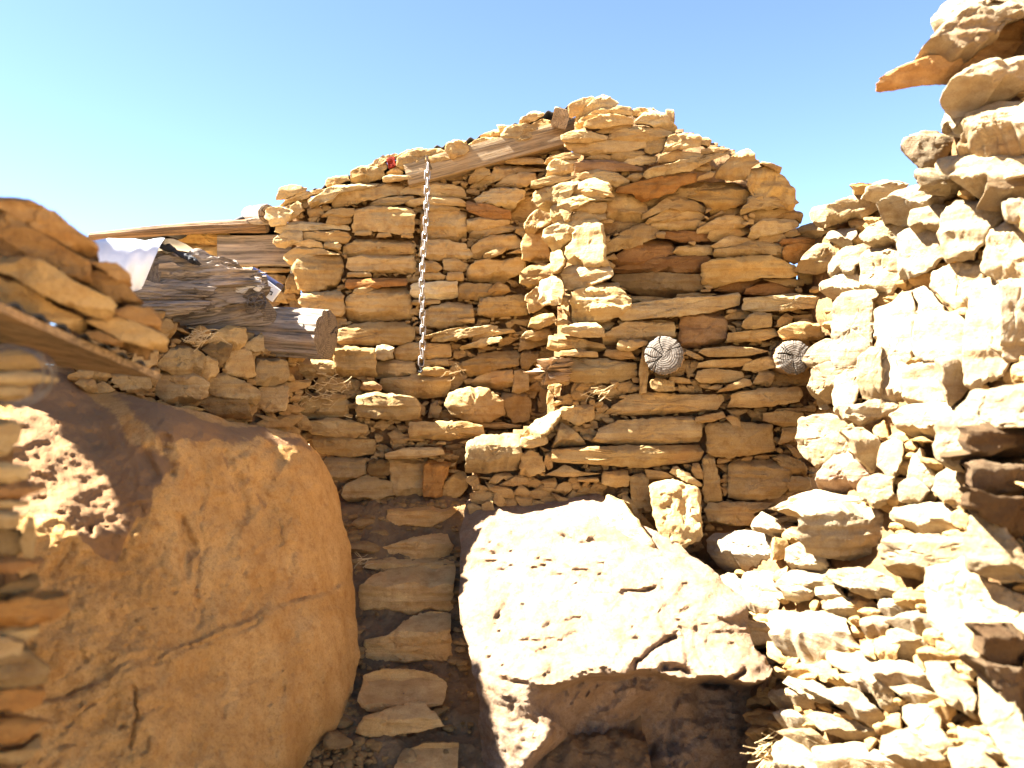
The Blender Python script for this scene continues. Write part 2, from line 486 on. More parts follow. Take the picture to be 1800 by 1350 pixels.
def vnoise(p, seed=0):
    p = np.asarray(p, float)
    i = np.floor(p)
    f = p - i
    f = f * f * (3 - 2 * f)
    x, y, z = i[..., 0], i[..., 1], i[..., 2]
    fx, fy, fz = f[..., 0], f[..., 1], f[..., 2]
    def c(a, b, d): return _hash(x + a, y + b, z + d, seed)
    x00 = c(0, 0, 0) * (1 - fx) + c(1, 0, 0) * fx
    x10 = c(0, 1, 0) * (1 - fx) + c(1, 1, 0) * fx
    x01 = c(0, 0, 1) * (1 - fx) + c(1, 0, 1) * fx
    x11 = c(0, 1, 1) * (1 - fx) + c(1, 1, 1) * fx
    return (x00 * (1 - fy) + x10 * fy) * (1 - fz) + (x01 * (1 - fy) + x11 * fy) * fz

def fbm(p, seed=0, octv=4, gain=0.5):
    p = np.asarray(p, float); out = 0; a = 1.0
    for k in range(octv):
        out = out + a * vnoise(p, seed + 17 * k); p = p * 2.03 + 5.3; a *= gain
    return out

def smooth(x, a, b):
    t = np.clip((x - a) / (b - a), 0, 1)
    return t * t * (3 - 2 * t)

# ---------------------------------------------------------------- camera rays (photo pixel -> world)
def ray(u, v):
    u = np.asarray(u, float); v = np.asarray(v, float)
    return np.stack([(u - CU) / FPX, np.ones_like(u), (CV - v) / FPX], -1)

def at(u, v, Y):
    return CAM + ray(u, v) * np.asarray(Y, float)[..., None]

def nrm(v):
    v = np.asarray(v, float)
    return v / np.linalg.norm(v)

def plane_Y(u, v, P0, n):
    r = ray(u, v)
    return ((P0 - CAM) @ n) / (r @ n)

# ---------------------------------------------------------------- wall surfaces
HV = (at(1440, 500, 3.4), nrm([-1, -.107, 0]))
HB = (at(1440, 500, 3.4), nrm([-.914, -.125, .386]))
def surf_Y(name, u, v):
    u = np.asarray(u, float); v = np.asarray(v, float)
    if name == 'H':
        return np.minimum(plane_Y(u, v, *HV), plane_Y(u, v, *HB))
    P0, n = SURF[name][:2]
    return plane_Y(u, v, P0, n)
# name: point, wall normal, mean stone normal, jitter
SURF = {
 'E': (at(700, 500, 4.2), nrm([.02, -1, 0]), [.05, -1, -.06], .07),
 'R': (at(935, 500, 4.15), nrm([-.96, -.28, 0]), [-.12, -1, -.02], .12),
 'K': (at(700, 700, 3.78), nrm([.05, -1, 0]), [.12, -1, -.02], .1),
 'F': (at(1200, 500, 3.5), nrm([.02, -1, 0]), [.04, -1, -.03], .07),
 'F2': (at(1200, 500, 3.58), nrm([.02, -1, 0]), [.08, -1, -.08], .08),
 'Q': (at(1050, 500, 3.45), nrm([-.25, -.97, 0]), [-.5, -.85, .05], .1),
 'H': (None, None, [-.8, -.58, .08], .14),
 'C': (at(330, 650, 3.05), nrm([.8, -.465, 0]), [.5, -.85, .05], .15),
 'D': (at(400, 450, 4.5), nrm([0, -1, 0]), [.05, -1, 0], .1),
 'A': (at(50, 900, 1.3), nrm([.5, -.87, 0]), [.4, -.9, 0], .12),
 'AR': (at(150, 500, 1.5), nrm([.5, -.86, .1]), [.35, -.93, 0], .08),
}
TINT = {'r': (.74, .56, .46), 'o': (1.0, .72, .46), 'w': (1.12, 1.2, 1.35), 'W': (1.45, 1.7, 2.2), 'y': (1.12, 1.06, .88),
        'g': (.82, .86, .95), 'p': (.72, .62, .66), 'd': (.6, .56, .52), 'R': (.42, .06, .06), 'B': (.42, .36, .32)}  # B: darkened stones standing in for the right wall's shadowed hollows

# ---------------------------------------------------------------- object helpers
def new_mesh(name, V, F, mat, smooth_angle=38):
    me = bpy.data.meshes.new(name)
    me.from_pydata([tuple(p) for p in V], [], F)
    me.validate()
    me.materials.append(mat)
    me.polygons.foreach_set('use_smooth', [True] * len(me.polygons))
    if smooth_angle:
        me.set_sharp_from_angle(angle=R(smooth_angle))
    me.update()
    return me

def obj(name, V, F, mat, parent=None, origin=None, tint=None, smooth_angle=27):
    V = np.asarray(V, float)
    o0 = V.mean(0) if origin is None else np.asarray(origin, float)
    me = new_mesh(name, V - o0, F, mat, smooth_angle)
    o = bpy.data.objects.new(name, me)
    COL.objects.link(o)
    if parent is not None:
        o.parent = parent
        o.location = Vector(o0) - world_loc(parent)
    else:
        o.location = o0
    if tint is not None:
        o.color = (tint[0], tint[1], tint[2], 1)
    return o

def world_loc(o):
    p = Vector(o.location)
    while o.parent is not None:
        o = o.parent; p = p + Vector(o.location)
    return p

def empty(name, loc):
    o = bpy.data.objects.new(name, None)
    o.location = loc; o.empty_display_size = .1
    COL.objects.link(o)
    return o

def tag(o, label, cat, group=None, kind=None):
    o['label'] = label
    if cat: o['category'] = cat
    if group: o['group'] = group
    if kind: o['kind'] = kind
    return o

# ---------------------------------------------------------------- stone mesher
def resample(poly, n):
    p = np.asarray(poly, float)
    q = np.vstack([p, p[:1]])
    seg = np.linalg.norm(np.diff(q, axis=0), axis=1)
    s = np.concatenate([[0], np.cumsum(seg)])
    t = np.linspace(0, s[-1], n, endpoint=False)
    return np.stack([np.interp(t, s, q[:, 0]), np.interp(t, s, q[:, 1])], -1), s[-1]

def area_centroid(p):
    x, y = p[:, 0], p[:, 1]; x2, y2 = np.roll(x, -1), np.roll(y, -1)
    c = x * y2 - x2 * y
    A = c.sum() / 2
    if abs(A) < 1e-6: return 1e-6, p.mean(0)
    return abs(A), np.array([((x + x2) * c).sum() / (6 * A), ((y + y2) * c).sum() / (6 * A)])

def poly_px(line, ox, oy, s):
    return np.array([[float(a) for a in t.split(',')] for t in line.split()]) / s + np.array([ox, oy])

def ring_faces(K, N, caps=True):
    F = []
    for k in range(K - 1):
        for i in range(N):
            j = (i + 1) % N
            F.append((k * N + i, k * N + j, (k + 1) * N + j, (k + 1) * N + i))
    return F

EXPAND = {'Q': 5.0, 'H': 7.0, 'E': 1.6, 'F': 2.0, 'AR': 2.5, 'F2': 4.5, 'A': 6.0, 'C': 4.0, 'T': 1.0}
def stone_geo(poly, surf, flags, seed, detail=1.0, T=None, Yoff=0.0, tf=None, td=None, bf=None, bd=None, nn=None, rough=1.0):
    rng = np.random.RandomState(seed)
    A, c = area_centroid(poly)
    w = np.ptp(poly[:, 0]); h = np.ptp(poly[:, 1])
    per = np.linalg.norm(poly - np.roll(poly, -1, 0), axis=1).sum()
    N = int(np.clip(per / 4.2 * detail, 24, 170))
    Rn = int(np.clip(min(w, h) / 2 / 3.3 * detail, 3, 26))
    E, per = resample(poly, N)
    # rough outline
    t = np.arange(N) / N
    ang = t * 2 * math.pi
    rp = np.stack([np.cos(ang) * per / 60, np.sin(ang) * per / 60, np.full(N, seed * .37)], -1)
    jit = fbm(rp * 1.4, seed, 4, .65) * min(2.2, .05 * min(w, h) + .6) * rough
    d = E - c; dl = np.linalg.norm(d, axis=1, keepdims=True) + 1e-6
    E = E + d / dl * (jit + (EXPAND.get(surf, 3.0) + (5 if surf == 'H' and c[1] < 330 else 0)) * min(1.0, min(w, h) / 30))[:, None]
    Yc = float(surf_Y(surf, c[0], c[1]))
    nmean = np.array(SURF[surf][2] if nn is None else nn, float)
    if surf == 'H' and nn is None:
        k = smooth(c[1], 850, 1150)
        nmean = nmean * (1 - k) + np.array([-.66, -.5, .5]) * k
    if 'F' in flags: nmean = np.array([.12, -1, -.08])
    elif 'f' in flags: nmean = np.array([-.1, -1, 0])
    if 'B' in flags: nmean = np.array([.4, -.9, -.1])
    if 'l' in flags: nmean = np.array([-.34, -.93, .16])
    if '^' in flags: p_extra = .30
    else: p_extra = 0
    if 'A' in flags: nmean = np.array([-.45, -.6, .55])
    n = nrm(nrm(nmean) + rng.normal(0, SURF[surf][3] if nn is None else .03, 3) * np.array([1, .3, .8]))
    Lm = math.sqrt(A) * Yc / FPX
    thin = min(w, h) * Yc / FPX
    p = rng.uniform(-.012, .022) + Yoff
    p += p_extra
    if surf == 'H': p += rng.uniform(-.05, .05)
    if '+' in flags: p += rng.uniform(.02, .045)
    if '-' in flags: p -= .025
    if 'n' in flags: p += .05 * Yc
    Yc = Yc - p
    P0 = at(c[0], c[1], Yc)
    hor = w > 1.25 * h
    if tf is None: tf = rng.uniform(.08, .26) if 'L' not in flags else .35
    if td is None: td = thin * rng.uniform(.1, .42)
    if bf is None: bf = rng.uniform(.1, .4) if hor else rng.uniform(.05, .15)
    if bd is None: bd = thin * (rng.uniform(.1, .55) if hor else rng.uniform(.05, .25))
    if not hor and T is None and 'L' not in flags: tf, td = rng.uniform(.04, .14), thin * rng.uniform(.08, .3)
    if surf == 'H' and 'F' not in flags and hor: bf, bd = rng.uniform(.25, .5), thin * rng.uniform(.5, 1.1)
    if 'b' in flags: tf = bf = .0
    sv = np.concatenate([np.linspace(0.12, .88, Rn), [.925, .965, 1.0]])
    K1 = len(sv)
    S = np.repeat(sv[:, None], N, 1)
    UV = c + S[..., None] * (E - c)[None]
    # local coordinates on the stone (metres)
    r = ray(UV[..., 0], UV[..., 1])
    Y = ((P0 - CAM) @ n) / (r @ n)
    lim = 0.9 * Lm + .06
    Y = np.clip(Y, Yc - lim, Yc + lim)
    P = CAM + r * Y[..., None]
    up = np.array([0, 0, 1.0]); right = nrm(np.cross(up, -n) if abs(n[2]) < .95 else [1, 0, 0]); upv = np.cross(-n, right) * -1
    if upv[2] < 0: upv = -upv
    a = (P - P0) @ right / (Lm + 1e-6); b = (P - P0) @ upv / (Lm + 1e-6)
    vn = (UV[..., 1] - poly[:, 1].min()) / max(h, 1)
    D = np.zeros_like(S)
    if 'b' in flags:
        D += .32 * thin * (np.sqrt(np.clip(1 - S ** 2 * .98, 0, 1)) - .3)
    else:
        # chipped planes
        for k in range(rng.randint(5, 10)):
            th = rng.uniform(0, 2 * math.pi); g = rng.uniform(.06, .55) if hor else rng.uniform(.04, .42); h0 = rng.uniform(.02, .10)
            pl = (h0 - g * (a * math.cos(th) + b * math.sin(th) - rng.uniform(-.1, .4))) * Lm * .55
            D = np.minimum(D, pl)
        bev = rng.uniform(.015, .06) * thin * (1 + .6 * vnoise(np.stack([np.cos(ang) * 2, np.sin(ang) * 2, ang * 0 + seed], -1), 5))
        D -= bev[None] * np.clip((S - .92) / .08, 0, 1) ** 1.5
        wob = .12 * fbm(np.stack([a * 3, b * 0 + seed, a * 0], -1), seed + 3, 3)
        tt = np.clip((tf - vn + wob * .6) / max(tf, .02), 0, 1.4) if tf > 0 else 0
        bb = np.clip((vn - (1 - bf) + wob) / max(bf, .02), 0, 1.4) if bf > 0 else 0
        D -= td * tt ** 1.0 + bd * bb ** 1.0
        # sandstone bedding
        bed = vnoise(np.stack([a * 1.3, b * 0 + seed * .7, P[..., 2] * (60 if hor else 30)], -1), seed + 9)
        D += bed * min(.010, .06 * thin) * rough
    q = P * 1.0 + seed * 3.1
    D += fbm(q * 9, seed, 3) * min(.007, .05 * thin) * rough
    D += fbm(q * 34, seed + 2, 4, .6) * min(.0042, .05 * thin) * rough
    fl_ = np.abs(fbm(q * np.array([13, 13, 24 if hor else 13]) + 7, seed + 6, 3, .55))
    D -= np.clip(.12 - fl_, 0, 1) * min(.05, .5 * thin) * rough * (rng.rand() < .6)
    D -= np.clip(vnoise(q * 20, seed + 8) - .4, 0, 1) * min(.02, .2 * thin) * rough * (rng.rand() < .3)
    if 'H' in flags:
        D -= .03 * np.clip(vnoise(q * 26, 3) + .1, 0, 1)
    D = np.clip(D, -.6 * Lm - .05, .3 * Lm)
    P = P + n * D[..., None]
    # sides, running away from the viewer into the wall
    if T is None: T = min(.26, .5 * Lm + .1)
    back = ray(E[:, 0], E[:, 1]); back = back / np.linalg.norm(back, axis=1, keepdims=True)
    back = nrm(back.mean(0))[None] * .75 - n[None] * .25
    e = P[-1]; cc = e.mean(0)
    rows = [P]
    side = []
    for k, tt_ in enumerate([.03, .12, .35, .7, 1.0]):
        shrink = 1 - .16 * tt_ ** 1.5 - (.012 if k else 0)
        q2 = cc + (e - cc) * shrink + back * T * tt_
        q2 = q2 + (fbm(q2 * 20 + seed, seed + 4, 3) * .004 * rough)[:, None] * (e - cc) / (np.linalg.norm(e - cc, axis=1, keepdims=True) + 1e-6)
        side.append(q2)
    V = np.concatenate([P.reshape(-1, 3)] + side, 0)
    K = K1 + len(side)
    F = ring_faces(K, N)
    c0 = len(V); c1 = c0 + 1
    V = np.vstack([V, P[0].mean(0)[None], side[-1].mean(0)[None]])
    for i in range(N):
        j = (i + 1) % N
        F.append((c0, j, i))
        F.append((c1, (K - 1) * N + i, (K - 1) * N + j))
    return V, F, A, c, N

def merge(parts):
    V = []; F = []; o = 0
    for v, f in parts:
        V.append(v); F += [tuple(i + o for i in q) for q in f]; o += len(v)
    return np.concatenate(V, 0), F

def in_poly(px, py, poly):
    inside = np.zeros(np.shape(px), bool)
    n = len(poly)
    for i in range(n):
        x1, y1 = poly[i]; x2, y2 = poly[(i + 1) % n]
        cond = (y1 > py) != (y2 > py)
        with np.errstate(divide='ignore', invalid='ignore'):
            xi = (x2 - x1) * (py - y1) / (y2 - y1 + 1e-12) + x1
        inside ^= cond & (px < xi)
    return inside

def dist_poly(px, py, poly, closed=True):
    d = np.full(np.shape(px), 1e9)
    n = len(poly)
    for i in range(n if closed else n - 1):
        a = np.array(poly[i], float); b = np.array(poly[(i + 1) % n], float)
        ab = b - a; L2 = ab @ ab + 1e-9
        t = np.clip(((px - a[0]) * ab[0] + (py - a[1]) * ab[1]) / L2, 0, 1)
        d = np.minimum(d, np.hypot(px - a[0] - t * ab[0], py - a[1] - t * ab[1]))
    return d

# ---------------------------------------------------------------- materials
def nodes(name):
    m = bpy.data.materials.new(name); m.use_nodes = True
    nt = m.node_tree; nt.nodes.clear()
    out = nt.nodes.new('ShaderNodeOutputMaterial'); b = nt.nodes.new('ShaderNodeBsdfPrincipled')
    nt.links.new(b.outputs[0], out.inputs[0])
    return m, nt, b

def N_(nt, typ, **kw):
    n = nt.nodes.new(typ)
    for k, v in kw.items():
        if k in n.inputs: n.inputs[k].default_value = v
        else: setattr(n, k, v)
    return n

def mixc(nt, fac, a, b, mode='MIX'):
    m = nt.nodes.new('ShaderNodeMix'); m.data_type = 'RGBA'; m.blend_type = mode
    for i, x in ((0, fac), (6, a), (7, b)):
        if hasattr(x, 'name') and hasattr(x, 'links'): nt.links.new(x, m.inputs[i])
        elif i == 0: m.inputs[0].default_value = x
        else: m.inputs[i].default_value = (x[0], x[1], x[2], 1)
    return m.outputs[2]

def ramp(nt, src, pts):
    r = nt.nodes.new('ShaderNodeValToRGB')
    while len(r.color_ramp.elements) < len(pts): r.color_ramp.elements.new(.5)
    for e, (p, c) in zip(r.color_ramp.elements, pts):
        e.position = p; e.color = (c, c, c, 1) if not hasattr(c, '__len__') else (c[0], c[1], c[2], 1)
    nt.links.new(src, r.inputs[0])
    return r.outputs[0]

def noise(nt, vec, scale, detail=6, rough=.6, dist=0):
    n = N_(nt, 'ShaderNodeTexNoise', Scale=scale, Detail=detail, Roughness=rough, Distortion=dist)
    if vec is not None: nt.links.new(vec, n.inputs['Vector'])
    return n.outputs['Fac']

def mapping(nt, src, scale=(1, 1, 1), rot=(0, 0, 0)):
    m = nt.nodes.new('ShaderNodeMapping'); m.inputs['Scale'].default_value = scale; m.inputs['Rotation'].default_value = rot
    nt.links.new(src, m.inputs['Vector'])
    return m.outputs[0]

def bump(nt, bsdf, hs):
    prev = None
    for src, strength, dist in hs:
        bm = N_(nt, 'ShaderNodeBump', Strength=strength, Distance=dist)
        nt.links.new(src, bm.inputs['Height'])
        if prev is not None: nt.links.new(prev, bm.inputs['Normal'])
        prev = bm.outputs[0]
    nt.links.new(prev, bsdf.inputs['Normal'])

BASE = (.44, .31, .14)
def mat_stone(name, base=BASE, varnish=False, use_tint=True, bumpk=1.0, lamk=1.0):
    m, nt, b = nodes(name)
    tc = nt.nodes.new('ShaderNodeTexCoord'); oi = nt.nodes.new('ShaderNodeObjectInfo')
    add = nt.nodes.new('ShaderNodeVectorMath'); add.operation = 'ADD'
    rv = nt.nodes.new('ShaderNodeVectorMath'); rv.operation = 'SCALE'
    cx = nt.nodes.new('ShaderNodeCombineXYZ')
    for i in range(3): nt.links.new(oi.outputs['Random'], cx.inputs[i])
    nt.links.new(cx.outputs[0], rv.inputs[0]); rv.inputs['Scale'].default_value = 37.0
    nt.links.new(tc.outputs['Object'], add.inputs[0]); nt.links.new(rv.outputs[0], add.inputs[1])
    v = add.outputs[0]
    big = noise(nt, v, 5, 5, .6, .6)
    mid = noise(nt, v, 22, 6, .65)
    fine = noise(nt, v, 260, 3, .7)
    lam = noise(nt, mapping(nt, v, (2.5, 2.5, 46)), 1.0, 5, .6, .3)
    bs = np.array(base)
    c = mixc(nt, ramp(nt, big, [(.34, 0), (.66, 1)]), bs * (.86, .78, .66), bs * (1.1, 1.12, 1.14))
    c = mixc(nt, ramp(nt, lam, [(.45, 0), (.62, .5 * lamk)]), c, bs * (.7, .56, .44))
    c = mixc(nt, ramp(nt, mid, [(.5, 0), (.7, .7)]), c, bs * (.6, .47, .37))
    c = mixc(nt, ramp(nt, fine, [(.3, .4), (.6, 0)]), c, bs * (.4, .32, .26))
    # iron blotches on some stones
    stain = noise(nt, v, 3.1, 4, .6, .8)
    c = mixc(nt, ramp(nt, stain, [(.6, 0), (.72, .4)]), c, bs * (.66, .44, .34))
    if varnish or 'pale' in name:
        sp = noise(nt, v, 95, 4, .8)
        c = mixc(nt, ramp(nt, sp, [(.36, .55), (.5, 0)]), c, bs * (.5, .42, .36))
        st = noise(nt, mapping(nt, v, (9, 9, 1.6), (0, R(8), 0)), 1.0, 6, .7, .5)
        c = mixc(nt, ramp(nt, st, [(.48, 0), (.7, .4)]), c, bs * (.66, .54, .44))
    if varnish:
        at_ = N_(nt, 'ShaderNodeAttribute', attribute_name='varnish')
        vn = nt.nodes.new('ShaderNodeMath'); vn.operation = 'MULTIPLY_ADD'
        nt.links.new(ramp(nt, mid, [(.3, 0), (.7, 1)]), vn.inputs[0]); vn.inputs[1].default_value = .5
        nt.links.new(at_.outputs['Fac'], vn.inputs[2])
        c = mixc(nt, ramp(nt, vn.outputs[0], [(.55, 0), (.85, .85)]), c, (.215, .125, .066))
    if use_tint:
        c = mixc(nt, 1.0, c, oi.outputs['Color'], 'MULTIPLY')
    nt.links.new(c, b.inputs['Base Color'])
    b.inputs['Roughness'].default_value = .95; b.inputs['Specular IOR Level'].default_value = .12
    bump(nt, b, [(noise(nt, v, 28, 8, .7), .75 * bumpk, .016), (lam, .5 * lamk * bumpk, .010), (noise(nt, v, 150, 5, .75), .7 * bumpk, .005)])
    return m

def mat_earth(name, c0=(.15, .083, .034), c1=(.25, .145, .062)):
    m, nt, b = nodes(name)
    g = nt.nodes.new('ShaderNodeNewGeometry'); v = g.outputs['Position']
    c = mixc(nt, ramp(nt, noise(nt, v, 9, 8, .65), [(.35, 0), (.65, 1)]), c0, c1)
    vo = N_(nt, 'ShaderNodeTexVoronoi', Scale=60.0); nt.links.new(v, vo.inputs['Vector'])
    c = mixc(nt, ramp(nt, vo.outputs['Distance'], [(.1, .35), (.4, 0)]), c, np.array(c1) * 1.15)
    nt.links.new(c, b.inputs['Base Color']); b.inputs['Roughness'].default_value = 1; b.inputs['Specular IOR Level'].default_value = .1
    bump(nt, b, [(noise(nt, v, 45, 8, .7), .8, .02), (vo.outputs['Distance'], .4, .006)])
    return m

def mat_wood(name, c0, c1, ends=False, axis=2):
    m, nt, b = nodes(name)
    tc = nt.nodes.new('ShaderNodeTexCoord'); v = tc.outputs['Object']
    if not ends:
        sc = [38, 38, 38]; sc[axis] = 1.6
        g = noise(nt, mapping(nt, v, sc), 1.0, 8, .65, .5)
        g2 = noise(nt, mapping(nt, v, [s * 3.3 for s in sc]), 1.0, 5, .7, .2)
        c = mixc(nt, ramp(nt, g, [(.36, 0), (.62, 1)]), c0, c1)
        c = mixc(nt, ramp(nt, g2, [(.38, .7), (.5, 0)]), c, np.array(c0) * .4)
        c = mixc(nt, ramp(nt, noise(nt, v, 7, 4, .6), [(.5, 0), (.7, .5)]), c, np.array(c1) * (.95, .78, .58))
        bump(nt, b, [(g, .9, .012), (g2, .6, .005)])
    else:
        w = N_(nt, 'ShaderNodeTexWave', wave_type='RINGS', rings_direction='Z', Scale=34.0, Distortion=3.5, Detail=4.0)
        w.inputs['Detail Scale'].default_value = 2.0
        nt.links.new(v, w.inputs['Vector'])
        g = noise(nt, v, 60, 6, .7)
        c = mixc(nt, ramp(nt, w.outputs['Fac'], [(.0, .35), (1, .95)]), c0, c1)
        c = mixc(nt, ramp(nt, g, [(.35, .6), (.55, 0)]), c, np.array(c0) * .5)
        bump(nt, b, [(w.outputs['Fac'], .35, .003), (g, .3, .004)])
    nt.links.new(c, b.inputs['Base Color']); b.inputs['Roughness'].default_value = .85; b.inputs['Specular IOR Level'].default_value = .2
    return m

def mat_plain(name, col, rough=.7, metal=0.0, nscale=30, var=.25, bmp=.15):
    m, nt, b = nodes(name)
    tc = nt.nodes.new('ShaderNodeTexCoord'); v = tc.outputs['Object']
    n = noise(nt, v, nscale, 6, .65)
    c = mixc(nt, ramp(nt, n, [(.35, 0), (.65, 1)]), np.array(col) * (1 - var), np.array(col) * (1 + var * .5))
    nt.links.new(c, b.inputs['Base Color'])
    b.inputs['Roughness'].default_value = rough; b.inputs['Metallic'].default_value = metal
    bump(nt, b, [(n, bmp, .004)])
    return m

M_STONE = mat_stone('sandstone')
M_BOULDER = mat_stone('boulder_sandstone', (.54, .33, .125), varnish=True, lamk=.0)
M_PALE = mat_stone('pale_sandstone', (.29, .208, .13), varnish=False, lamk=.5, bumpk=1.3)
M_EARTH = mat_earth('mud_mortar')
M_DIRT = mat_earth('path_dirt', (.14, .085, .04), (.23, .142, .068))
M_SAND = mat_earth('sandy_ground', (.36, .25, .13), (.48, .34, .19))
M_GREYWOOD = mat_wood('weathered_wood', (.13, .105, .08), (.42, .34, .26))
M_BROWNWOOD = mat_wood('brown_wood', (.2, .125, .06), (.42, .28, .15))
M_BEAMWOOD = mat_wood('beam_wood', (.22, .15, .075), (.38, .27, .145))
M_POLE = mat_wood('pole_wood', (.1, .06, .03), (.26, .16, .08))
M_ENDGREY = mat_wood('grey_end_grain', (.06, .05, .04), (.19, .16, .125), ends=True)
M_ENDBROWN = mat_wood('brown_end_grain', (.075, .053, .032), (.21, .155, .1), ends=True)
M_IRON = mat_plain('galvanised_chain', (.3, .27, .24), .5, .8, 200, .2, .1)
M_BLACK = mat_plain('black_roofing', (.02, .02, .022), .8, 0, 40, .3)
M_SHEET = mat_plain('galvanised_sheet', (.66, .67, .69), .45, .4, 5, .16, .15)
M_STRAW = mat_plain('dry_straw', (.5, .36, .17), .8, 0, 60, .3)
M_WIRE = mat_plain('wire', (.15, .125, .1), .6, .4, 60, .3)
M_WHITE = mat_plain('white_plastic', (.78, .76, .72), .5, 0, 20, .06, .03)
M_BLUE = mat_plain('dark_blue_plastic', (.02, .03, .09), .4, 0, 20, .2, .03)
M_DARK = mat_plain('dark_mark', (.03, .03, .03), .7, 0, 20, .2, .03)
M_CLEAR = mat_plain('cloudy_plastic_film', (.55, .5, .43), .3, 0, 20, .2, .3)

# ---------------------------------------------------------------- walls of traced stones
WALL_INFO = {
 'E': ('stone_wall', 'tall dry stone gable wall of the house behind the hanging chain', (-.3, 4.25, .8)),
 'K': ('stone_wall', 'short low stone wall between the left boulder and the stairs', (-.7, 3.8, .8)),
 'F': ('stone_wall', 'stepped shaded stone wall with round log ends set into it above the white boulder', (.8, 3.6, .6)),
 'H': ('stone_wall', 'brightly sunlit rough stone wall rising along the right edge', (1.35, 2.8, .2)),
 'C': ('stone_wall', 'rough brown stone wall resting on the left boulder under the weathered logs', (-1.2, 3.1, 1.3)),
 'D': ('stone_wall', 'far low wall of yellow blocks and planking under the black roof edge', (-1.6, 4.5, 1.5)),
 'A': ('stone_wall', 'blurred stack of thin stones at the left edge of the path', (-1.0, 1.3, .2)),
}
roots = {}
for k, (nm, lab, loc) in WALL_INFO.items():
    roots[k] = tag(empty(nm, loc), lab, 'wall', 'dry stone walls of the ruin', 'thing')

stones = {k: [] for k in WALL_INFO}
ALLPOLY = []
seed = 100
for wall, surf, ox, oy, s, text in BLOCKS:
    for line in text.strip().split('\n'):
        line = line.strip()
        if not line: continue
        pts, _, fl = line.partition('|')
        poly = poly_px(pts, ox, oy, s)
        seed += 1
        ALLPOLY.append((wall, poly))
        V, F, A, c, N = stone_geo(poly, surf, fl, seed)
        stones[wall].append((A, V, F, fl, seed, surf))

LBL = {'r': 'rust brown stone', 'o': 'orange stone', 'W': 'pale white stone', 'R': 'red painted piece', 'p': 'plum coloured stone'}
for wall, lst in stones.items():
    lst.sort(key=lambda t: -t[0])
    for A, V, F, fl, sd, surf in lst[:100]:
        rng = random.Random(sd)
        tint = np.array([1.0, 1.0, 1.0])
        for ch in fl:
            if ch in TINT: tint = tint * TINT[ch]
        if wall == 'H': tint = tint * np.array([.78, .88, 1.2])
        g = rng.uniform(.78, 1.15); hshift = rng.uniform(-.07, .07)
        tint = tint * g * np.array([1 + hshift * .4, 1.0, 1 - hshift])
        o = obj('stone', V, F, M_STONE, roots[wall], tint=tint)
        for ch in fl:
            if ch in LBL: o['label'] = LBL[ch]
    rest = lst[100:]
    small = [(V, F) for A, V, F, fl, sd, surf in rest]
    # chips and wedges filling the gaps between the traced stones
    if wall in CORES:
        sf, txt = CORES[wall]
        reg = poly_px(txt, 0, 0, 1)
        rng = np.random.RandomState(hash_seed := sum(map(ord, wall)))
        lo, hi = reg.min(0), reg.max(0)
        n = int((hi - lo).prod() / 40)
        pts = rng.uniform(lo, hi, (n, 2))
        pts = pts[in_poly(pts[:, 0], pts[:, 1], reg)]
        d = np.full(len(pts), 1e9)
        for w2, pl in ALLPOLY:
            ins = in_poly(pts[:, 0], pts[:, 1], pl)
            dd = dist_poly(pts[:, 0], pts[:, 1], pl)
            d = np.minimum(d, np.where(ins, -dd, dd))
        edge = dist_poly(pts[:, 0], pts[:, 1], reg)
        order = np.argsort(-d)
        taken = []
        for i in order:
            if d[i] < 2.2 or edge[i] < 6: continue
            x, y = pts[i]; rr = min(d[i] * 1.15, 17 if x < 1845 else 46)
            if any((x - a) ** 2 + ((y - b) * 1.6) ** 2 < (rr * .7 + q * .7) ** 2 for a, b, q in taken): continue
            taken.append((x, y, rr))
            if len(taken) > (560 if wall == 'H' else 420): break
        for i, (x, y, rr) in enumerate(taken):
            m = rng.randint(5, 8); th = np.sort(rng.uniform(0, 2 * math.pi, m))
            ax = rng.uniform(1.0, 1.9); ay = rng.uniform(.55, 1.0); rot = rng.normal(0, .25)
            ex = np.cos(th) * rr * ax; ey = np.sin(th) * rr * ay
            pl = np.stack([x + ex * math.cos(rot) - ey * math.sin(rot), y + ex * math.sin(rot) + ey * math.cos(rot)], -1)
            if area_centroid(pl)[0] < 12: continue
            V, F, *_ = stone_geo(pl, sf, '', 9000 + i, detail=.8, Yoff=-.045 - .02 * rng.rand(), T=.12)
            small.append((V, F))
    if small:
        V, F = merge(small)
        o = obj('small_stones', V, F, M_STONE, roots[wall], tint=(.88, .84, .8))
        o['kind'] = 'stuff'

